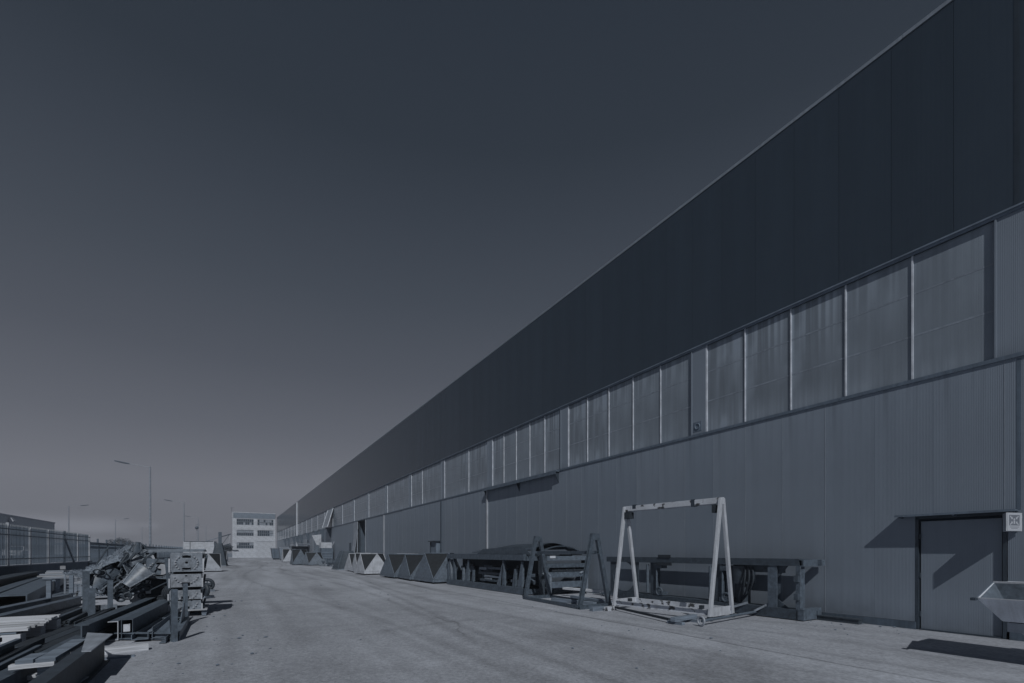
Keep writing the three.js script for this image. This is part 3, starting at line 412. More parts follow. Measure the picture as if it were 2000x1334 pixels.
{ // dark table frame with machinery beneath
  const X0 = 12.0, X1 = 12.75, Z0 = -6.05, Z1 = -12.9, t = thing('table_frame', 'long dark steel table frame with machinery under its top, against the wall', 'steel frame', [0, 0, 0]), cx = (X0 + X1) / 2, q = M(.065, .55, rusty), ql = M(.115, .55, rusty);
  part('top_beam', [B(.12, .17, Z0 - Z1, X0 + .06, 1.445, (Z0 + Z1) / 2), B(.12, .17, Z0 - Z1, X1 - .06, 1.445, (Z0 + Z1) / 2)], q, t); part('deck', [B(.2, .012, Z0 - Z1, X0 + .1, 1.537, (Z0 + Z1) / 2)], q, t); part('end_beam', [bar([X0, 1.44, Z0 + .05], [X1, 1.44, Z0 + .05], .12, .17, 'C', .02), B(.18, .15, .16, X1 + .02, 1.44, Z0 + .12)], ql, t);
  part('base_beam', [B(.24, .26, Z0 - Z1 - .6, X0 + .12, .15, (Z0 + Z1) / 2 + .3)], q, t); part('base_beam', [B(.2, .24, Z0 - Z1, X1 - .1, .13, (Z0 + Z1) / 2)], q, t); part('end_beam', [B(X1 - X0 + .12, .27, .14, cx + .04, .16, Z0 + .05), B(.1, .14, .03, X1 - .1, .17, Z0 + .13)], ql, t);
  part('post', [bar([X0 + .1, .28, Z0 - .02], [X0 + .1, 1.36, Z0 - .02], .2, .12, 'S', .02, V(0, 0, 1))], ql, t); for (const y of [1.05, .6]) part('hinge', [B(.14, .16, .1, X0 - .02, y, Z0 - .03)], steel, t);
  part('post', [bar([X0 + .12, .28, -6.72], [X0 + .12, 1.36, -6.72], .24, .2, 'I', .025)], ql, t); part('gusset', [plate([[X0 + .1, 1.36, -6.62], [X0 + .1, 1.36, -6.36], [X0 + .1, 1.25, -6.44], [X0 + .1, 1.05, -6.62]], .03), plate([[X0 + .1, .28, -6.62], [X0 + .1, .28, -6.34], [X0 + .1, .4, -6.5], [X0 + .1, .5, -6.62]], .03)], q, t);
  part('beam_web', [B(.08, .2, 1.4, X0 + .2, 1.27, -7.2)], q, t);
  const dr = part('drum', [new THREE.CylinderGeometry(.34, .3, .5, 18).translate(cx, 1.08, -7.75), new THREE.CylinderGeometry(.2, .2, .75, 14).translate(cx, .6, -7.75)], M(.05, .5, rusty), t); part('hose', [0, 1, 2].map(i => new THREE.TubeGeometry(new THREE.CatmullRomCurve3([V(X0 + .1, 1.3, -7.5 + i * .1), V(X0 - .02, .95, -7.45 + i * .12), V(X0 + .05, .6, -7.55 + i * .08), V(X0 + .2, .32, -7.7)]), 16, .025, 8)), black, dr);
  for (const [z, w] of [[-8.35, .28], [-10.75, .24]]) { const p = part('jack', [B(.2, 1.1, w, X0 + .2, .84, z)], q, t); part('cylinder', [tube([X0 + .05, .35, z - .2], [X0 + .05, 1.3, z - .2], .05), tube([X0 + .06, .35, z + .18], [X0 + .06, 1.3, z + .18], .03)], steelB, p); part('bracket', [B(.26, .14, .3, X0 + .14, 1.25, z + .28), B(.26, .12, .34, X0 + .14, .36, z + .28), new THREE.TorusGeometry(.12, .035, 8, 14).rotateY(Math.PI / 2).translate(X0 + .02, .42, z + .32)], steel, p); }
  const s = new THREE.Shape(); s.moveTo(-.68, -.62); s.lineTo(.68, -.62); s.lineTo(.68, .62); s.lineTo(-.68, .62); s.closePath(); const h = new THREE.Path(); h.absellipse(0, 0, .53, .53, 0, Math.PI * 2, true); s.holes.push(h);
  part('ring_plate', [flat(s, .04).rotateY(Math.PI / 2).translate(X0 + .04, .84, -12.05)], q, t, 'dark plate with a large round hole'); part('small_plate', [B(.03, .09, .5, X0 - .01, 1.58, -10.2), B(.03, .1, .6, X0 - .02, 1.33, -10.2)], black, t);
  part('debris', [bar([X0 - .2, .12, -7.9], [X0 + .05, .33, -7.4], .06, .06), bar([X0 - .15, .15, -7.1], [X0 + .1, .35, -6.85], .05, .05)], steelL, t);
}
{ // pile of long machine frames left of the racks
  const t = thing('machine_frame', 'long dark machine frame with tapering ribs, left of the dark rack', 'machine frame', [0, 0, 0]), q = M(.1, .55, rusty), Xf = 9.95, Xb = 12.2, Za = -15.3, Zb = -22.9;
  for (const x of [Xf, Xb]) { part('base_beam', [B(.22, .26, Za - Zb, x, .15, (Za + Zb) / 2)], q, t); part('top_beam', [B(.2, .24, Za - Zb, x, 1.5, (Za + Zb) / 2)], q, t); }
  for (const z of [Za, -19, Zb]) { part('cross_beam', [B(Xb - Xf, .2, .16, (Xf + Xb) / 2, .14, z)], q, t); part('cross_beam', [B(Xb - Xf, .18, .16, (Xf + Xb) / 2, 1.46, z)], q, t); }
  part('shade_backing', [B(.02, 1.1, Za - Zb - .4, Xf + .75, .85, (Za + Zb) / 2)], black, t);  // black panel added to paint the shade behind the ribs
  for (const [z, w, h, c, lean] of [[-15.55, .34, 1.3, .13, .05], [-16.05, .22, .9, .1, 0], [-16.9, .3, 1.34, .12, -.1], [-17.15, .42, 1.05, .15, .1], [-19.9, .16, .7, .1, 0], [-20.55, .3, 1.3, .12, .2], [-21.0, .14, .8, .17, 0], [-21.9, .4, 1.36, .1, -.25], [-22.35, .2, 1.3, .2, -.3], [-22.75, .24, 1.36, .12, -.15]]) part('rib', [plate([[Xf - .02, .28, z + .04], [Xf - .02, .28 + h * .8, z + .02 + lean], [Xf - .02, .26 + h * .82, z - .06 + lean], [Xf - .02, .28, z - w]], .04), B(.14, h * .8, .03, Xf + .05, .3 + h * .4, z - .08 + lean * .5)], M(c, .55, rusty), t);
  for (const [y, z, l, c] of [[.42, -18.4, 2.3, .08], [.6, -18.2, 1.9, .16], [.74, -18.6, 2.2, .07], [.98, -18.0, 1.6, .1], [.5, -16.3, .9, .14]]) part('stored_beam', [B(.16, .1, l, Xf + .28, y, z, .03)], M(c, .5, rusty), t);
  part('deck_plate', [B(2.0, .03, 4, 11.1, 1.62, -20.6)], q, t);
  // boxes and motors inside
  const r = rng(3), bits = []; for (let i = 0; i < 34; i++) { const z = lerp(Za, Zb, r()), s = .12 + r() * .3; bits.push(B(s, s * (.4 + r()), s * (.6 + r()), Xf + .3 + r() * 1.2, .35 + r() * .75, z, r())); } for (let i = 0; i < 14; i++) { const z = lerp(Za, Zb, r()), x = Xf + .3 + r(); bits.push(tube([x, .4 + r() * .6, z], [x + .5 * (r() - .5), .4 + r() * .6, z - .7], .05 + r() * .05, 10)); }
  part('machinery', bits, M(.12, .5, rusty), t).userData.kind = 'stuff'; part('cover_plate', [B(.05, .07, .5, Xf + .2, .62, -18.9), B(.05, .12, .7, Xf + .15, .95, -19.2), B(.06, .05, .6, Xf + .1, .5, -18.6)], steelL, t);
  const f = thing('folded_sheet', 'dark folded steel trough lying on top of the machine frame', 'steel trough', [0, 0, 0]);
  part('sheet', [bend((u, v) => { const z = lerp(-14.9, -20.2, v), k = .55 + .45 * sm(1, .45, v); return V(lerp(10.05, 11.9, u), 1.66 + k * .42 * Math.sin(Math.PI * (.14 + .72 * u)) - .05 * v, z); }, 14, 10, .02)], M(.055, .5, rusty), f); part('edge', [bar([10.05, 1.66 + .18, -14.9], [10.05, 1.7, -20.2], .05, .06)], M(.13, .5, rusty), f);
  part('side_plate', [plate([[9.98, 1.63, -15.0], [9.98, 1.63, -19.6], [10.0, 1.86, -19.0], [10.02, 1.95, -15.6]], .02)], M(.07, .5, rusty), f);
  const b = thing('beam_stack', 'stack of grey crossbeams with rounded brackets behind the dark rack', 'beam stack', [0, 0, 0]);
  for (const [y, h, c] of [[.42, .24, .13], [.82, .2, .12], [1.18, .16, .1], [1.47, .17, .15]]) part('crossbeam', [bar([10.5, y, -14.75], [12.55, y, -14.75], .3, h, 'C', .03)], M(c, .5, rusty), b);
  for (const x of [10.55, 12.4]) part('bracket', [new THREE.TorusGeometry(.22, .05, 8, 14, Math.PI * .6).rotateZ(.4).translate(x - .12, .68, -14.6), bar([x + .07, .1, -14.6], [x + .07, .75, -14.6], .12, .1)], M(.2, .5, rusty), b);
  part('roller', [tube([10.8, .98, -14.8], [12.4, .98, -14.8], .12, 14), ...[11.1, 11.5, 11.9].map(x => new THREE.CylinderGeometry(.15, .15, .05, 16).rotateZ(Math.PI / 2).translate(x, .98, -14.8))], black, b);
  part('upright', [B(.14, 1.6, .2, 10.42, .8, -14.85)], steelD, b); part('upright', [B(.12, 1.5, .2, 12.55, .75, -14.85)], steelD, b); part('top_frame', [bend((u, v) => V(lerp(10.4, 12.5, u), 1.62 + .34 * Math.pow(Math.max(0, Math.sin(Math.PI * u)), .6), lerp(-14.9, -15.6, v)), 16, 2, .04)], M(.07, .5, rusty), b); part('label', [B(.26, .09, .02, 10.75, 1.52, -14.59)], M(.6, .6, null), b);
}
{ // hopper of the mixer at the right edge, shading the ground in front of the door
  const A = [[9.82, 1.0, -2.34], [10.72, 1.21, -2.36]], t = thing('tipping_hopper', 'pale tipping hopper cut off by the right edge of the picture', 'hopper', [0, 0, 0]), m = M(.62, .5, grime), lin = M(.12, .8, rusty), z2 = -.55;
  const b0 = [10.1, .65, -2.12], b1 = [10.62, .65, -2.12], n = p => [p[0], p[1], z2], c0 = [b0[0], b0[1], z2 - .2], c1 = [b1[0], b1[1], z2 - .2];
  part('side_plate', [plate([A[0], b0, c0, n(A[0])], .012)], m, t); part('side_plate', [plate([A[1], b1, c1, n(A[1])], .012)], m, t); part('end_plate', [plate([A[0], A[1], b1, b0], .012)], m, t); part('end_plate', [plate([n(A[0]), n(A[1]), c1, c0], .012)], m, t); part('bottom_plate', [plate([b0, b1, c1, c0], .012)], m, t);
  const up = (p, dx, dz, dy = 0) => [p[0] + dx, p[1] + dy, p[2] + dz]; part('stain_shade_liner', [plate([up(A[0], .02, .02, -.012), up(A[1], -.02, .02, -.012), up(b1, -.01, .02, .03), up(b0, .01, .02, .03)], .004), plate([up(A[1], -.022, .02, -.012), up(b1, -.02, .02, .03), up(c1, -.02, -.02, .03), up(n(A[1]), -.022, -.02, -.012)], .004), plate([up(A[0], .022, .02, -.012), up(b0, .02, .02, .03), up(c0, .02, -.02, .03), up(n(A[0]), .022, -.02, -.012)], .004), plate([up(b0, 0, .02, .02), up(b1, 0, .02, .02), up(c1, 0, -.02, .02), up(c0, 0, -.02, .02)], .004)], lin, t, 'inside of the hopper with its stain and shade painted dark');  // dark inner skin holds both the stain and the shade inside as colour
  part('rim', [bar(A[1], n(A[1]), .03, .035), bar(A[0], n(A[0]), .014, .016)], M(.42, .4), t); part('rim', [bar(A[0], A[1], .014, .014)], M(.17, .5), t); part('lug', [B(.12, .04, .06, 9.76, .985, -2.36)], frameD, t);
  part('skirt', [B(.5, .14, 1.25, 10.36, .56, -1.45)], M(.3, .5, grime), t); part('outlet', [plate([[10.2, .49, -1.95], [10.2, .49, -.9], [10.5, .1, -1.1], [10.5, .1, -1.65]], .012), plate([[10.2, .49, -1.95], [10.75, .49, -1.95], [10.65, .1, -1.65], [10.5, .1, -1.65]], .012)], M(.4, .5, grime), t);
  for (const z of [-.9, -.7]) for (const x of [10.15, 10.75]) part('leg', [B(.07, .52, .07, x, .26, z)], frameD, t);
  // plates and a post added mostly out of view to cast the ground shadow
  part('added_shadow_plates', [plate([[9.95, 1.28, -1.1], [11.35, 1.28, -1.1], [11.35, 1.05, -.3], [9.95, 1.05, -.3]], .03), plate([[10.75, 1.2, -2.3], [11.3, 1.2, -2.3], [11.3, 1.2, -.6], [10.75, 1.2, -.6]], .02), B(.06, 1.2, .06, 11.27, .6, -.7)], m, t);
}

// ---------------------------------------------------------------- far clutter by the wall
{
  const c = thing('shelter', 'small dark shelter with a curved roof far down the wall', 'shelter', [11.3, 0, -97]); part('roof', [bend((u, v) => V(lerp(-1.9, 1.9, u), 3.05 + .35 * Math.sin(Math.PI * u), lerp(1, -1.2, v)), 12, 2, .06)], M(.3, .5), c); for (const x of [-1.7, 1.7]) for (const z of [.9, -1.1]) part('post', [B(.12, 3.05, .12, x, 1.52, z)], M(.3, .6), c); part('back_panel', [B(3.4, 2.4, .05, 0, 1.7, -1.1)], M(.06, .7), c);
  const s = thing('block_stack', 'pile of white bags under the shelter roof', 'bags', [10.9, 0, -95]), s2 = thing('block_stack', 'pile of white bags behind the far dark hopper', 'bags', [9.6, 0, -72]); const r = rng(12);
  for (const [q, n] of [[s, 12], [s2, 12]]) for (let i = 0; i < n; i++) { const lv = Math.floor(i / 4), g = new THREE.SphereGeometry(.5, 10, 7); const m = part('bag', g.scale(.55, .5, .6).translate((i % 2) * .75 - .4 + r() * .1, .35 + lv * .55, Math.floor(i % 4 / 2) * .7 - r() * .1), M(.5, .8), q); }
  const b1 = thing('skip', 'grey ribbed waste skip at the far end of the wall', 'skip', [10.6, 0, -112]), b2 = thing('skip', 'dark waste skip farthest along the wall, beside the roller door', 'skip', [9.9, 0, -124]);
  for (const [q, m] of [[b1, M(.22, .6)], [b2, M(.13, .6)]]) { part('body', [poly([[[-1.5, .3, 1.2], [1.5, .3, 1.2], [1.8, 2.7, 1.3], [-1.8, 2.7, 1.3]], [[-1.5, .3, -2], [1.5, .3, -2], [1.8, 2.7, -2.2], [-1.8, 2.7, -2.2]], [[-1.5, .3, 1.2], [-1.5, .3, -2], [-1.8, 2.7, -2.2], [-1.8, 2.7, 1.3]], [[1.5, .3, 1.2], [1.5, .3, -2], [1.8, 2.7, -2.2], [1.8, 2.7, 1.3]], [[-1.5, .3, 1.2], [1.5, .3, 1.2], [1.5, .3, -2], [-1.5, .3, -2]]])], m, q); for (const x of [-1, 0, 1]) part('rib', [bar([x * 1.1, .3, 1.25], [x * 1.3, 2.7, 1.35], .12, .08)], m, q); part('rim', [B(3.7, .12, .1, 0, 2.7, 1.3), B(.1, .12, 3.5, -1.8, 2.7, -.45), B(.1, .12, 3.5, 1.8, 2.7, -.45)], galv, q); part('skid', [B(2.6, .3, .2, 0, .15, 1), B(2.6, .3, .2, 0, .15, -1.8)], black, q); }
  const w = thing('board_stand', 'white board raised on a dark stand far along the wall', 'board', [11.2, 0, -79]); part('board', [plate([[-.3, 4.4, 0], [1.1, 4.6, 0], [1.1, 2.8, 0], [.4, 2.9, 0]], .08)], whiteS, w); part('stand', [B(.2, 2.9, .2, .6, 1.45, -.1), plate([[.3, 2.8, -.1], [1.1, 2.7, -.1], [1.2, 0, -.1], [-.9, 0, -.1]], .1)], M(.14, .6, rusty), w);
  const e = thing('equipment_cabinet', 'white topped equipment cabinet beside the white board', 'cabinet', [12.0, 0, -72]); part('cabinet', [B(1.6, 2.3, 1.6, -.1, 1.15, 0)], M(.12, .6), e); part('top_box', [B(1.5, .8, 1.4, -.2, 2.75, 0)], whiteS, e); part('bracket', [bar([.5, 2.4, .4], [.95, 3.3, .4], .1, .1)], galv, e); part('louvre', [.5, .9, 1.3, 1.7].map(y => B(1.3, .1, .05, -.1, y, .83)), M(.2, .6), e);
  // castings along the wall
  const names = ['leftmost rusty casting of the scrap row by the wall', 'second rusty casting of the scrap row by the wall', 'third rusty casting of the scrap row by the wall', 'fourth rusty casting of the scrap row by the wall', 'fifth rusty casting of the scrap row by the wall', 'rightmost rusty casting of the scrap row, nearest the mesh crate'];
  names.forEach((n, i) => { const k = thing('casting', n, 'scrap casting', [9.9 + i * .28, 0, -62.2 + i * 1.9], i * .9, 'castings by the wall'); part('flange', [new THREE.CylinderGeometry(.5, .5, .1, 16).rotateX(1.2).translate(-.2, .45, .2)], steelB, k); part('neck', [tube([-.2, .4, .2], [.6, .55, -.3], .25, 12), tube([.3, .5, -.1], [.4, .95, -.1], .14, 10)], steel, k); part('foot', [B(.9, .14, .5, .1, .07, 0)], steelL, k); });
}

// ================================================================ left side: the scrap and stock yard
// posts of a stillage: H section with a foot
function stillage(name, label, posts, base, m) { const t = thing(name, label, 'rack', [0, 0, 0]); for (const [x, z, h, w, ry] of posts) part('post', [bar([x, 0, z], [x, h, z], w, w * .9, 'C', .018, V(Math.sin(ry), 0, Math.cos(ry)))], m, t); for (const [a, b, w, h] of base) part('base_beam', [bar(a, b, w, h, 'C', .015)], m, t); return t; }
const rackM = M(.14, .55, rusty);
{
  const s1 = stillage('stillage', 'grey steel post rack holding the curved scrap blades', [[-2.74, -14.05, .88, .11, .4], [-3.2, -15.85, 1.22, .12, .4], [-2.68, -15.6, .98, .1, .3], [-2.38, -18.3, 1.1, .13, .3]], [[[-2.72, .1, -14.1], [-2.36, .1, -18.2], .12, .16], [[-3.2, .1, -16.9], [-2.4, .12, -16.7], .12, .2]], rackM);
  const c = document.createElement('canvas'); c.width = c.height = 64; const g = c.getContext('2d'); g.fillStyle = '#2b2d31'; g.fillRect(0, 0, 64, 64); g.fillStyle = '#f2f2f2'; g.font = 'bold 58px sans-serif'; g.textAlign = 'center'; g.textBaseline = 'middle'; g.fillText('S', 30, 34); g.fillRect(48, 6, 8, 52);
  const pl = new THREE.PlaneGeometry(.11, .13); pl.userData.ready = true; const f = part('stencil', pl, new THREE.MeshStandardMaterial({ map: new THREE.CanvasTexture(c), roughness: .7 }), s1, 'white stencilled mark on the rack'); f.material.map.colorSpace = THREE.SRGBColorSpace;
  part('front_board', [B(.52, .2, .02, -2.9, .2, -16.2)], M(.2, .6, rusty), s1); f.position.set(-3.06, .22, -16.185);
  stillage('stillage', 'grey two-post rack at the lane edge of the stacked beams', [[-.93, -10.85, 1.0, .085, .5], [-.95, -13.6, .95, .085, .3]], [[[-.93, .08, -10.9], [-.95, .08, -13.6], .16, .16], [[-.95, .09, -11.0], [-1.9, .09, -11.6], .12, .12], [[-.95, .09, -13.5], [-1.9, .09, -13.9], .12, .12]], rackM);
  const s2 = scene.children[scene.children.length - 1]; part('gusset', [plate([[-1.0, .05, -11.05], [-1.35, .05, -11.25], [-1.02, .4, -11.05]], .02)], rackM, s2); part('gusset', [plate([[-.95, .16, -13.4], [-.95, .16, -12.2], [-.95, .62, -13.4]], .02)], rackM, s2);
}
{ // curved blades thrown on the rack
  const blade = (label, at, rot, w0, w1, len, arc, m = scrapM) => {
    const t = thing('curved_blade', label, 'scrap blade', at); t.rotation.set(...rot); const f = (u, v) => { const r = lerp(w0, w1, v), a = (u - .5) * arc; return V(r * Math.sin(a), lerp(-len / 2, len / 2, v), r * Math.cos(a) - r); };
    part('blade', [bend(f, 12, 6, .012)], m, t); for (const u of [.02, .98]) part('flange', [...Array(6).keys()].map(i => bar(f(u, i / 6).toArray(), f(u, (i + 1) / 6).toArray(), .05, .03)), steelL, t); part('bolt', [...Array(7).keys()].map(i => { const p = f(.985, (i + .5) / 7); return new THREE.CylinderGeometry(.014, .014, .04, 6).rotateX(Math.PI / 2).translate(p.x, p.y, p.z + .012); }), steelL, t); part('rim', [...Array(10).keys()].map(i => bar(f(i / 10, 1).toArray(), f((i + 1) / 10, 1).toArray(), .03, .03)), steelB, t); return t;
  };
  const BM = M(.13, .5, rusty), BL = M(.2, .45, rusty, { warm: .01 });
  blade('broad curved blade low on the left of the scrap heap', [-2.88, 1.04, -16.0], [-.15, .25, -.55], .3, .5, .62, 1.0, BM); blade('short curved blade leaning behind the left rack post', [-3.12, .98, -16.3], [-.3, .2, .1], .2, .26, .3, 1.3, BM);
  blade('pale curved blade high in the middle of the scrap heap', [-2.4, 1.46, -16.4], [-.3, -.15, -.5], .2, .3, .46, 1.6, BL); blade('pale hooked blade at the right of the scrap heap', [-2.16, 1.08, -15.6], [-.35, -.1, -.7], .14, .36, .62, 1.5, BL);
  blade('narrow pointed blade standing at the foot of the scrap heap', [-2.22, .42, -15.9], [-.15, 0, .12], .06, .24, .44, 1.4, M(.33, .45, grime, { warm: .03 })); blade('upright dark blade at the top of the scrap heap', [-2.32, 1.78, -16.9], [-.1, .4, -.15], .26, .1, .42, 1.3, steelB); blade('second dark blade leaning beside the upright one on the heap', [-2.12, 1.6, -16.9], [-.4, -.3, .5], .2, .12, .4, 1.2, steel);
  const arm = (label, a, b, w, m = steel) => { const t = thing('scrap_arm', label, 'scrap arm', [0, 0, 0]); part('shaft', [bar(a, b, w, w * .7, 'C', .015)], m, t); const d = V(...b).sub(V(...a)); for (const k of [0, 1]) part('hub', [new THREE.TorusGeometry(w * .8, w * .3, 8, 14).translate(a[0] + d.x * k, a[1] + d.y * k, a[2] + d.z * k)], m, t); part('pin', [.3, .55, .8].map(k => new THREE.CylinderGeometry(.025, .025, w * 1.8, 8).rotateX(Math.PI / 2).translate(a[0] + d.x * k, a[1] + d.y * k, a[2] + d.z * k)), steelL, t); };
  arm('dark arm slanting up through the left of the scrap heap', [-2.95, .7, -16.0], [-2.4, 1.25, -16.5], .1); arm('dark arm under the pale middle blade', [-2.75, .65, -16.1], [-2.05, 1.45, -16.7], .12, steelD); arm('long arm slanting up to the right end of the scrap heap', [-2.6, .55, -15.9], [-1.85, 1.3, -16.6], .1, steelD); arm('rusty arm below the hooked blade', [-2.5, .5, -15.8], [-1.95, .95, -16.2], .11);
  arm('dark arm standing up at the top right of the scrap heap', [-2.35, 1.35, -17.0], [-2.25, 1.85, -17.1], .1); arm('bent arm half buried on the left of the scrap heap', [-3.2, 1.0, -16.2], [-2.8, 1.35, -16.9], .09); arm('thin bright rod leaning against the scrap heap', [-2.62, .78, -15.6], [-2.36, 1.05, -15.75], .03, galv);
  arm('dark arm crossing in front of the netting', [-3.05, 1.2, -16.2], [-2.5, 1.62, -16.5], .08, steelD); arm('stubby dark arm between the two pale blades', [-2.5, 1.0, -15.9], [-2.1, 1.38, -16.1], .1, steelD); arm('dark arm at the low right of the scrap heap', [-2.35, .55, -15.7], [-1.95, .75, -15.9], .1, steelD); arm('dark arm deep inside the scrap heap', [-2.9, .8, -16.6], [-2.1, .9, -16.7], .16, black);
  { const r = rng(8), bits = []; for (let i = 0; i < 60; i++) { const x = -3.05 + 1.05 * r(), y = .5 + .9 * r(), z = -16.4 - .8 * r(), e = .05 + .13 * r(); bits.push(B(e, e * 1.6, e, x, y, z, r() * 3, r(), r())); }
    for (let i = 0; i < 46; i++) { const x = -3.1 + 1.2 * r(), y = .55 + .95 * r(), z = -15.75 - .9 * r(), l = .2 + .4 * r(), a = .5 + r() * .7, w = .018 + .03 * r(); bits.push(bar([x, y, z], [x + l * Math.cos(a), y + l * Math.sin(a), z - .3 * (r() - .3)], w, w * (.6 + r()), r() > .5 ? 'L' : 'S', .008)); }
    for (let i = 0; i < 12; i++) { const x = -3 + r(), y = .5 + .8 * r(), z = -15.8 - .4 * r(); bits.push(new THREE.TorusGeometry(.06 + .06 * r(), .018, 7, 14).rotateY(r() * 3).rotateX(r()).translate(x, y, z)); }
    solo('scrap_core', bits, M(.06, .5, rusty), 'dark tangle of small parts inside the scrap heap', 'scrap').userData.kind = 'stuff'; }
  // matted netting over the heap
  const n = thing('netting', 'matted grey netting draped over the top of the scrap heap', 'netting', [0, 0, 0]), r = rng(41), nf = (u, v) => { const x = lerp(-3.6, -2.25, u), k = Math.sin(Math.PI * clamp(u * .75 + .12)); return V(x + .15 * (v - .5), lerp(1.18, 1.86, sm(0, .8, u)) - .3 * sm(.8, 1, u) + .34 * (fbm(u * 7, v * 7 + 4, 4) - .5) - .42 * Math.pow(Math.max(0, 1 - v), 2.5) * sm(0, .5, u) - .25 * sm(.7, 1, v), lerp(-15.95, -18.0, v)); };
  part('sheet', [bend(nf, 26, 18, .02)], M(.2, .95, rusty), n); const tf = []; for (let i = 0; i < 5200; i++) { const u = r(), v = r(), p = nf(u, v), a = V(r() - .5, r() * .7, r() - .5).multiplyScalar(.09), b = V(r() - .5, r() - .5, r() - .5).multiplyScalar(.05); tf.push([p.toArray(), p.clone().add(a).toArray(), p.clone().add(b).toArray()]); } part('strands', [poly(tf)], M(.24, .95, null), n).userData.kind = 'stuff';
}
{ // stacked mould frames with bolted end plates
  const g = 'stacked mould frames'; const bolt = ready([new THREE.CylinderGeometry(.019, .019, .04, 6).rotateX(Math.PI / 2)]);
  function mould(label, at, ry, w, h, full, m, rz = 0) {
    const t = thing('mould_frame', label, 'mould frame', at, ry, undefined); t.rotation.z = rz; const s = new THREE.Shape(); s.moveTo(-w / 2, 0); s.lineTo(w / 2, 0); s.lineTo(w / 2, h); s.lineTo(-w / 2, h); s.closePath();
    const slot = (x, y, a, b) => { const p = new THREE.Path(); p.moveTo(x - a / 2, y - b / 2); p.lineTo(x - a / 2, y + b / 2); p.lineTo(x + a / 2, y + b / 2); p.lineTo(x + a / 2, y - b / 2); p.closePath(); s.holes.push(p); };
    if (full) { slot(0, h * .84, .19, .075); slot(0, h * .5, .06, .05); slot(0, h * .14, .2, .07); } else { slot(0, h * .22, .17, h * .32); if (h > .25) slot(0, h * .93, .05, .03); }
    part('end_plate', [flat(s, .03).translate(0, 0, -.03)], m, t); part('body', [B(w * .93, h * .9, 1.25, 0, h * .48, -.72), B(w, .03, 1.3, 0, .015, -.7)], black, t); if (full) part('ring', [new THREE.TorusGeometry(.2, .007, 6, 40).translate(0, h * .5, 0)], steelL, t);
    const cy = full ? h * .5 : h * 1.02, R = full ? .245 : .26; for (let i = 0; i < (full ? 20 : 10); i++) { const a = full ? (i + .5) / 20 * Math.PI * 2 : Math.PI * (1.08 + .84 * i / 9), x = R * Math.cos(a), y = cy + R * .86 * Math.sin(a); if (full && Math.abs(Math.cos(a)) < .5) continue; if (y < .02 || (!full && Math.abs(x) < .1)) continue; const b = part('bolt', bolt, whiteS, t); b.position.set(x, y, .012); }
    for (const s of [-1, 1]) { part('clip', [B(.035, h * .75, .03, s * (w / 2 + .02), h * .35, .01)], M(.52, .6), t); part('handle', [bar([s * (w / 2 + .04), h * .2, -.2], [s * (w / 2 + .05), h * .85, -1.0], .05, .05)], steel, t); }
    part('lid', [B(w * .98, .025, 1.25, 0, h + .012, -.66)], m, t); return t;
  }
  const pl = thing('pallet', 'timber pallet under the tall stack of mould frames', 'pallet', [-1.05, 0, -15.0]); for (let i = 0; i < 5; i++) part('deck_board', [B(.98, .03, .17, 0, .165, .05 - i * .3)], wood, pl); for (const x of [-.42, 0, .42]) { part('runner', [B(.1, .05, 1.35, x, .035, -.55)], woodD, pl); for (const z of [0, -.55, -1.1]) part('block', [B(.12, .09, .14, x, .105, z)], woodD, pl); }
  const plateM = M(.24, .5, rusty), Z = -14.98;
  mould('lowest mould frame, resting on the pallet', [-1.04, .18, Z], 0, .68, .21, false, plateM); mould('second mould frame up from the pallet', [-1.05, .45, Z], 0, .68, .22, false, M(.27, .5, rusty)); mould('third mould frame up, with a half ring of bolts', [-1.03, .78, Z], .01, .68, .32, false, M(.28, .5, rusty)); mould('topmost mould frame with a full ring of bolts round a disc', [-1.02, 1.19, Z], -.01, .7, .48, true, plateM);
  const bk = thing('spacer_block', 'dark timber spacers between the mould frames', 'timber', [-1.03, 0, -15.6]); part('spacer', [B(.6, .05, .1, 0, .42, .3), B(.6, .09, .1, 0, .715, .3), B(.6, .07, .1, 0, 1.14, .3), B(.6, .05, .1, 0, .42, -.3), B(.6, .09, .1, 0, .715, -.3), B(.6, .07, .1, 0, 1.14, -.3)], black, bk);
  mould('tilted mould frame with a pale disc, left of the tall stack', [-1.72, .98, -15.9], .12, .62, .5, true, M(.17, .5, rusty), -.12); part('disc_cover', [new THREE.CylinderGeometry(.15, .15, .02, 24, 1, false, 0, 4.4).rotateX(Math.PI / 2).translate(.04, .26, .02)], M(.42, .6), scene.children[scene.children.length - 1]);
  const tag = M(.5, .7, chipped);
  ['bottom dark crate with a white tag, left of the tall stack', 'second dark crate with a white tag, left of the tall stack', 'third dark crate with a white tag, left of the tall stack', 'top dark crate with a white tag, left of the tall stack'].forEach((l, i) => { const q = thing('tagged_crate', l, 'crate', [-1.8, .04 + i * .235, -16.1], .06 * (i % 2)); part('box', [B(.62, .2, 1.1, 0, .1, -.55)], black, q); part('edge', [B(.66, .03, 1.14, 0, .215, -.55)], steelD, q); part('tag', [B(.115, .13, .012, -.16, .12, .008)], tag, q); part('corner', [B(.04, .2, .03, .31, .1, .01), B(.04, .2, .03, -.31, .1, .01)], steel, q); });
  const lb = thing('lean_bar', 'dark bar leaning between the two mould stacks', 'steel bar', [0, 0, 0]); part('bar', [bar([-1.36, .2, -15.1], [-1.5, 1.55, -15.4], .06, .05, 'C', .012)], steelB, lb);
  const cl = thing('cable_drum', 'small coil of black hose between the mould stacks', 'hose coil', [-1.42, .62, -15.3]); part('coil', [0, 1, 2, 3].map(i => new THREE.TorusGeometry(.17 - i * .012, .022, 8, 22).rotateY(.6).translate(i * .03, 0, i * .02)), black, cl);
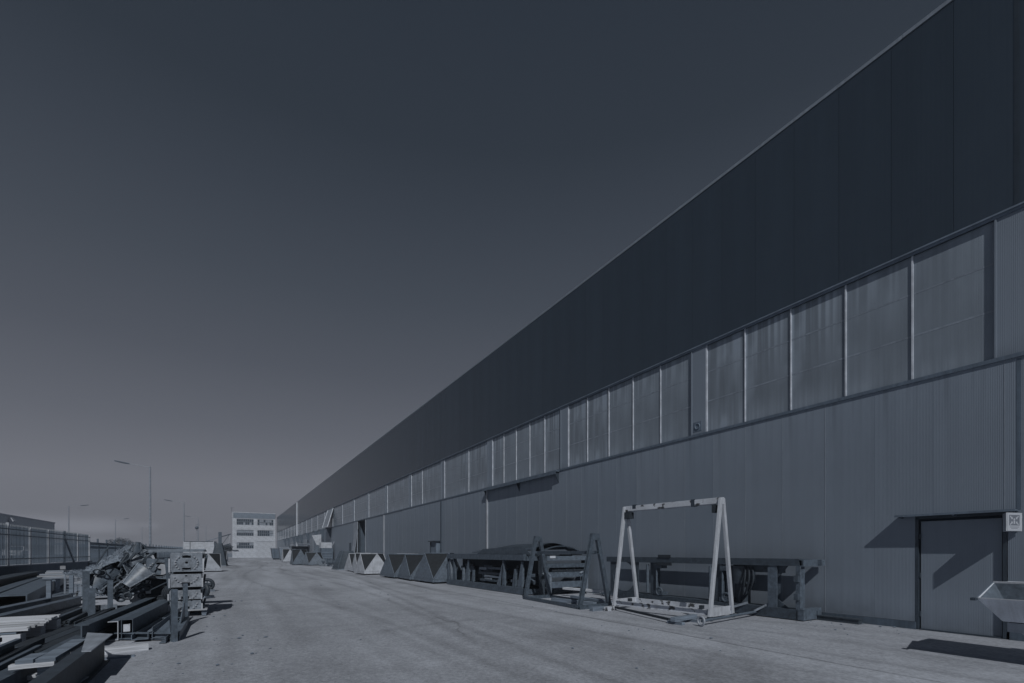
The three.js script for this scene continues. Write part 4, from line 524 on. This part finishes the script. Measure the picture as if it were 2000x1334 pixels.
  const sb = thing('sheet_bundle', 'bundle of long grey profiles laid across the tops of the mould stacks', 'steel profiles', [0, 0, 0]); for (let i = 0; i < 6; i++) part('profile', [bar([-2.15 + .05 * h2(i, 1), 1.72 + .035 * (i % 2) + .002 * i, -16.9 - i * .12], [-.72 + .06 * h2(i, 2), 1.75 + .035 * (i % 2), -16.8 - i * .12], .11, .05, 'N', .006)], i % 2 ? steelL : M(.2, .5, rusty), sb); part('bearer', [B(.1, 1.7, .1, -1.95, .85, -17.2), B(.1, 1.7, .1, -.85, .85, -17.1)], steelD, sb);
  solo('white_strap', [bar([-1.93, 1.62, -16.6], [-1.85, 1.42, -16.5], .05, .02), bar([-1.86, 1.42, -16.5], [-1.9, 1.3, -16.45], .05, .02)], whiteS, 'white strap end hanging beside the top of the scrap heap', 'strap');
  for (const [i, [x, z]] of [[-.95, -17.0], [-.85, -20.5], [-.9, -24]].entries()) { const q = thing('gear_casting', ['dark gear casting just behind the tall mould stack', 'dark gear casting in the middle behind the tall mould stack', 'farthest dark gear casting behind the tall mould stack'][i], 'scrap casting', [x, 0, z], i); part('wheel', [new THREE.TorusGeometry(.22, .07, 10, 20).rotateY(1.1).translate(0, .3, 0), new THREE.CylinderGeometry(.07, .07, .4, 12).rotateZ(Math.PI / 2).rotateY(.7).translate(0, .3, 0)], steelD, q); part('spoke', [0, 1, 2].map(k => B(.05, .42, .05, 0, 0, 0, 0, 0, k * 1.05).rotateY(1.1).translate(0, .3, 0)), steel, q); part('foot', [B(.5, .1, .4, 0, .05, 0)], steelL, q); }
}
{ // long steel sections in the foreground
  const S = (name, label, a, b, w, h, kind, m, t = .02, cat = 'steel beam') => { const g = thing(name, label, cat, [0, 0, 0]); part('section', [bar(a, b, w, h, kind, t)], m, g); return g; };
  S('steel_beam', 'big dark box beam at the far left, its flat top catching the sun', [-5.1, .36, -17.7], [-7.75, .4, -33.5], .62, .36, 'O', M(.115, .5, rusty), .03);
  S('steel_beam', 'narrower dark beam between the box beam and the fence', [-5.75, .4, -18.5], [-8.2, .42, -33], .34, .34, 'N', M(.1, .5, rusty)); S('steel_beam', 'wide dark plate girder in the shade under the fence', [-6.6, .4, -19.5], [-8.3, .42, -32], .5, .75, 'I', steelD, .04);
  S('steel_beam', 'I-beam behind the pale boards, running towards the scrap heap', [-4.35, .2, -13.6], [-4.02, .2, -19.3], .22, .28, 'I', M(.115, .5, rusty)); S('steel_beam', 'second I-beam behind the pale boards, left of its neighbour', [-4.85, .22, -14.6], [-4.4, .24, -20.2], .22, .3, 'I', M(.14, .5, rusty)); S('steel_beam', 'thin channel between the I-beams and the box beam', [-5.2, .14, -15.4], [-5.3, .14, -24.5], .2, .18, 'C', M(.12, .5, rusty));
  S('steel_channel', 'upright Z-shaped channel with its cut end facing the lane', [-1.93, .2, -11.5], [-1.6, .2, -16.9], .15, .36, 'C', steelB, .01, 'steel channel'); S('steel_channel', 'tall dark channel on edge left of the Z-shaped one', [-2.2, .26, -10.6], [-1.85, .26, -16.9], .2, .4, 'I', steel, .02, 'steel channel');
  const z = S('steel_channel', 'dark channel right of the Z-shaped one, with a white tag on its end', [-1.72, .22, -11.45], [-1.42, .22, -16.4], .18, .38, 'N', steel, .012, 'steel channel'); part('tag', [B(.1, .14, .05, -1.72, .25, -11.44)], M(.5, .7, chipped), z);
  S('steel_channel', 'low flat channel second from the lane in the beam stack', [-1.48, .1, -11.1], [-1.22, .1, -14.8], .26, .1, 'U', M(.15, .5, rusty), .012, 'steel channel'); S('steel_channel', 'low flat channel nearest the lane in the beam stack', [-1.18, .12, -11.1], [-1.05, .12, -14.6], .24, .12, 'U', M(.17, .5, rusty), .012, 'steel channel'); S('steel_channel', 'thin angle bar lying on the flat channels by the two-post rack', [-1.34, .22, -11.2], [-1.15, .24, -14.7], .08, .08, 'L', M(.19, .5, rusty), .01, 'angle bar');
  S('steel_channel', 'thin angle bar beside the foot of the two-post rack', [-1.1, .06, -10.7], [-1.0, .06, -12.6], .1, .1, 'L', M(.16, .5, rusty), .01, 'angle bar');
  for (const [i, [x, zz]] of [[-1.85, -12.2], [-1.7, -15.2]].entries()) solo('timber_bearer', [B(1.9, .045, .14, 0, .0225, 0)], woodD, ['dark timber bearer under the near ends of the beam stack', 'dark timber bearer under the far ends of the beam stack'][i], 'timber', [x, 0, zz], .15);
  { const e = scene.getObjectByName('steel_channel'); part('painted_lit_end', [bar([-1.93, .2, -11.47], [-1.93, .2, -11.5], .156, .366, 'C', .014)], whiteS, e, 'channel end painted pale as if sunlit'); }  // pale outline paints sunlight onto the cut end of the channel
  const dp = thing('shade_bar_stack', 'low stack of near black bars added as shade between the pale boards and the channels', 'steel bars', [-2.55, 0, -11.2], -.06); for (let i = 0; i < 12; i++) part('shade_bar', [B(.19, .06, 3.4 + .3 * h2(i, 2), -.32 + .215 * (i % 4) + .02 * h2(i, 4), .05 + .068 * Math.floor(i / 4), (h2(i, 1) - .5) * .5, (h2(i, 7) - .5) * .03)], i % 3 ? black : steelD, dp); for (const z of [-1.2, 1.2]) part('batten', [B(.95, .02, .08, 0, .01, z)], woodD, dp);  // made-up bars, near black to stand in for shadow on the ground
  { const r = rng(64), bb = (label, n, x0, x1, z0, z1, y0) => { const t = thing('bar_bundle', label, 'steel bars', [0, 0, 0]); for (let i = 0; i < n; i++) { const x = lerp(x0, x1, (i + .5) / n) + (r() - .5) * .1, y = y0 + r() * .16 + .03, k = ['S', 'L', 'C', 'O'][i % 4], w = .04 + r() * .06; part('bar', [bar([x, y, z0 + (r() - .5) * .5], [x + (r() - .5) * .16, y + (r() - .4) * .06, z1 + (r() - .5) * .9], w, w * (.5 + r() * .6), k, .007)], [steel, steelD, steelB, black][Math.floor(r() * 4)], t); } };
    bb('loose bundle of thin dark bars between the pale boards and the scrap rack', 12, -3.75, -2.95, -13.7, -17.2, .03); bb('loose bundle of thin dark bars in front of the scrap rack', 9, -2.85, -2.2, -12.6, -14.6, .1); bb('loose bundle of thin bars in the corner left of the nearest pile', 9, -3.2, -2.45, -7.4, -10.2, .12); }
  // squared plank lying apart
  solo('plank', [B(.62, .1, .16, 0, .05, 0)], woodL, 'short pale weathered plank lying alone at the edge of the lane', 'plank', [-1.55, 0, -10.16], .18);
  // stakes
  const st = (label, x, y0, y1, zz, w) => solo('stake', [B(w, y1 - y0, w, x, (y0 + y1) / 2, zz), new THREE.ConeGeometry(w * .7, .12, 4).rotateX(Math.PI).rotateY(Math.PI / 4).translate(x, y0 - .06, zz)], M(.2, .8, woodT), label, 'timber stake');
  st('left one of the two upright timber stakes by the box beam', -4.52, .3, .88, -18.4, .1); st('right one of the two upright timber stakes by the box beam', -4.3, .42, 1.02, -19.6, .1);
  for (const [i, [x, zz, l, y]] of [[-5.6, -18.6, 2.4, .0], [-7.2, -30.6, 2.8, .0], [-6.2, -24.2, 2.6, 0]].entries()) solo('timber_bearer', [B(l, .16, .22, 0, .08 + y, 0)], woodD, ['dark bearer across under the near ends of the left beams', 'dark bearer across under the far ends of the left beams', 'dark bearer across under the middle of the left beams'][i], 'timber', [x, 0, zz], .08);
}
{ // timber boards on bearers, the pale stack at the left edge
  const p = thing('board_stack', 'stack of pale timber boards with ragged ends at the left edge', 'board stack', [-3.0, 0, -11.1]), r = rng(77);
  for (let i = 0; i < 18; i++) { const z = -.06 - i * .122, x1 = .02 - i * .006 + (r() - .5) * .14; const b = part('board', [B(1.7, .036, .116, x1 - .85, .372 + .006 * r(), z, (r() - .5) * .012)], r() > .35 ? woodL : wood, p); }
  for (let i = 0; i < 9; i++) part('lower_board', [B(1.6, .03, .2, -.95 + (r() - .5) * .1, .325, -.12 - i * .25)], woodD, p);
  for (const x of [-.2, -1.2]) for (const z of [-.12, -1.1, -2.05]) part('block', [B(.24, .18, .26, x, .21, z)], woodL, p); for (const z of [-.12, -1.1, -2.05]) part('runner', [B(1.6, .045, .3, -.8, .09, z)], wood, p); part('skid', [B(.16, .06, 2.5, -.3, .033, -1.1), B(.16, .06, 2.5, -1.3, .033, -1.1)], woodD, p);
}
{ // planks, plates and blocks in the corner nearest the camera
  solo('plank', [B(.18, .045, 1.5, 0, 0, 0)], woodD, 'long dark plank on top of the nearest pile, pointing at the lane', 'plank', [-1.967, .365, -8.63]); solo('plank', [B(.16, .045, .45, 0, 0, 0)], woodD, 'short dark plank left of the long dark one on the nearest pile', 'plank', [-2.15, .365, -8.12], -.05);
  solo('timber_bearer', [B(.4, .055, .12, 0, 0, 0)], woodL, 'pale crosspiece under the near ends of the dark planks', 'timber', [-2.09, .313, -7.93], .03); solo('packing_block', [B(.2, .15, .2, 0, 0, 0)], M(.24, .85, woodT), 'grey packing block below the pale crosspiece', 'timber', [-1.99, .205, -8.1], .2); solo('packing_block', [B(.12, .17, .16, 0, 0, 0)], woodL, 'pale packing block further along under the long dark plank', 'timber', [-1.94, .25, -9.1], .3);
  solo('timber_bearer', [B(.4, .06, .14, 0, 0, 0)], woodL, 'pale lower crosspiece below the grey packing block', 'timber', [-2.12, .1, -8.3], .04); solo('packing_block', [B(.16, .08, .16, 0, 0, 0)], woodL, 'small pale block at the far left of the nearest pile', 'timber', [-2.55, .09, -8.7], .1);
  solo('steel_plate', [plate([[-1.64, .432, -7.9], [-1.54, .432, -7.87], [-1.57, .432, -9.31], [-1.94, .432, -9.68]], .015)], M(.3, .5, grime), 'smooth grey steel plate sticking out of the nearest pile', 'steel plate'); solo('steel_plate', [B(.5, .015, 1.4, 0, 0, 0)], M(.26, .5, grime), 'grey steel sheet flat on the ground at the bottom left', 'steel plate', [-1.95, .035, -7.55], -.1);
  const S = (label, a, b, w, h, k, m) => { const g = thing('steel_beam', label, 'steel beam', [0, 0, 0]); part('section', [bar(a, b, w, h, k, .018)], m, g); };
  S('dark I-beam under the nearest pile, right side', [-1.62, .21, -5.8], [-1.7, .21, -9.45], .15, .42, 'I', steelD); S('dark channel under the nearest pile, left side', [-2.35, .12, -7.3], [-2.25, .12, -11.0], .2, .24, 'C', steel); S('dark beam across the corner at the left of the nearest pile', [-2.95, .12, -7.6], [-2.95, .12, -10.2], .2, .2, 'I', steel); S('low dark beam at the bottom left corner of the picture', [-2.9, .12, -6.2], [-2.6, .12, -7.4], .18, .2, 'C', steelB);
  solo('timber_bearer', [B(1.5, .02, .12, 0, .01, 0)], woodD, 'thin dark batten under the nearest pile', 'timber', [-2.1, 0, -9.6], .1);
  solo('concrete_slab', [B(.9, .1, 2.2, 0, .05, 0)], M(.33, .9), 'pale slab on the ground in front of the scrap rack', 'slab', [-2.55, 0, -13.0], -.08);
}
{ // wire crates and boards behind the stakes
  const w = thing('wire_crate', 'pale wire mesh crate standing behind the stakes', 'wire crate', [-4.35, 0, -22.2]), g = []; for (let i = 0; i <= 9; i++) { g.push(B(.015, .9, .015, -.6 + i * .133, .55, .4), B(.015, .9, .015, -.6 + i * .133, .55, -.4), B(1.2, .012, .012, 0, .1 + i * .1, .4), B(1.2, .012, .012, 0, .1 + i * .1, -.4)); } part('mesh', g, M(.3, .5), w).userData.kind = 'stuff'; for (const x of [-.6, .6]) for (const z of [-.4, .4]) part('post', [B(.05, 1.0, .05, x, .5, z)], steelL, w); part('floor', [B(1.2, .05, .8, 0, .1, 0)], wood, w); part('contents', [B(1.0, .4, .6, 0, .34, 0), B(.6, .2, .4, .1, .65, 0)], M(.22, .7, chipped), w);
  const p = thing('board_stack', 'low stack of grey boards on a trestle behind the wire crate', 'board stack', [-5.0, -.3, -25.5]); for (let i = 0; i < 5; i++) part('board', [B(3.0, .05, .3, (h2(i, 3) - .5) * .3, .98 + i * .062, -i * .15)], i % 2 ? wood : M(.3, .8, woodT), p); for (const x of [-1.1, 1.1]) part('trestle', [B(.1, .64, .6, x, .63, -.2), B(.3, .06, .7, x, .33, -.2)], woodD, p);
  solo('packing_block', [B(.16, .14, .2, 0, 0, 0)], wood, 'pale block on top of the grey board stack', 'timber', [-5.9, 1.08, -25.7], .2);
}
{ // grit and scraps on the concrete
  const r = rng(55), g = []; for (let i = 0; i < 420; i++) { const a = r(), x = a < .5 ? 12.85 - Math.pow(r(), 2) * 1.6 : a < .75 ? -1.6 + r() * 2.2 : -1 + r() * 13, z = -4 - 26 * Math.pow(r(), 1.3), e = .008 + .022 * Math.pow(r(), 3); g.push(new THREE.OctahedronGeometry(e, 0).scale(1 + r(), .6, 1 + r()).rotateY(r() * 6).translate(x, e * .4, z)); }
  const m = part(numbered('grit'), g, M(.16, .9, null), scene, 'loose grit and scraps scattered over the concrete yard'); m.userData.kind = 'stuff';
}
renderer.render(scene, camera);
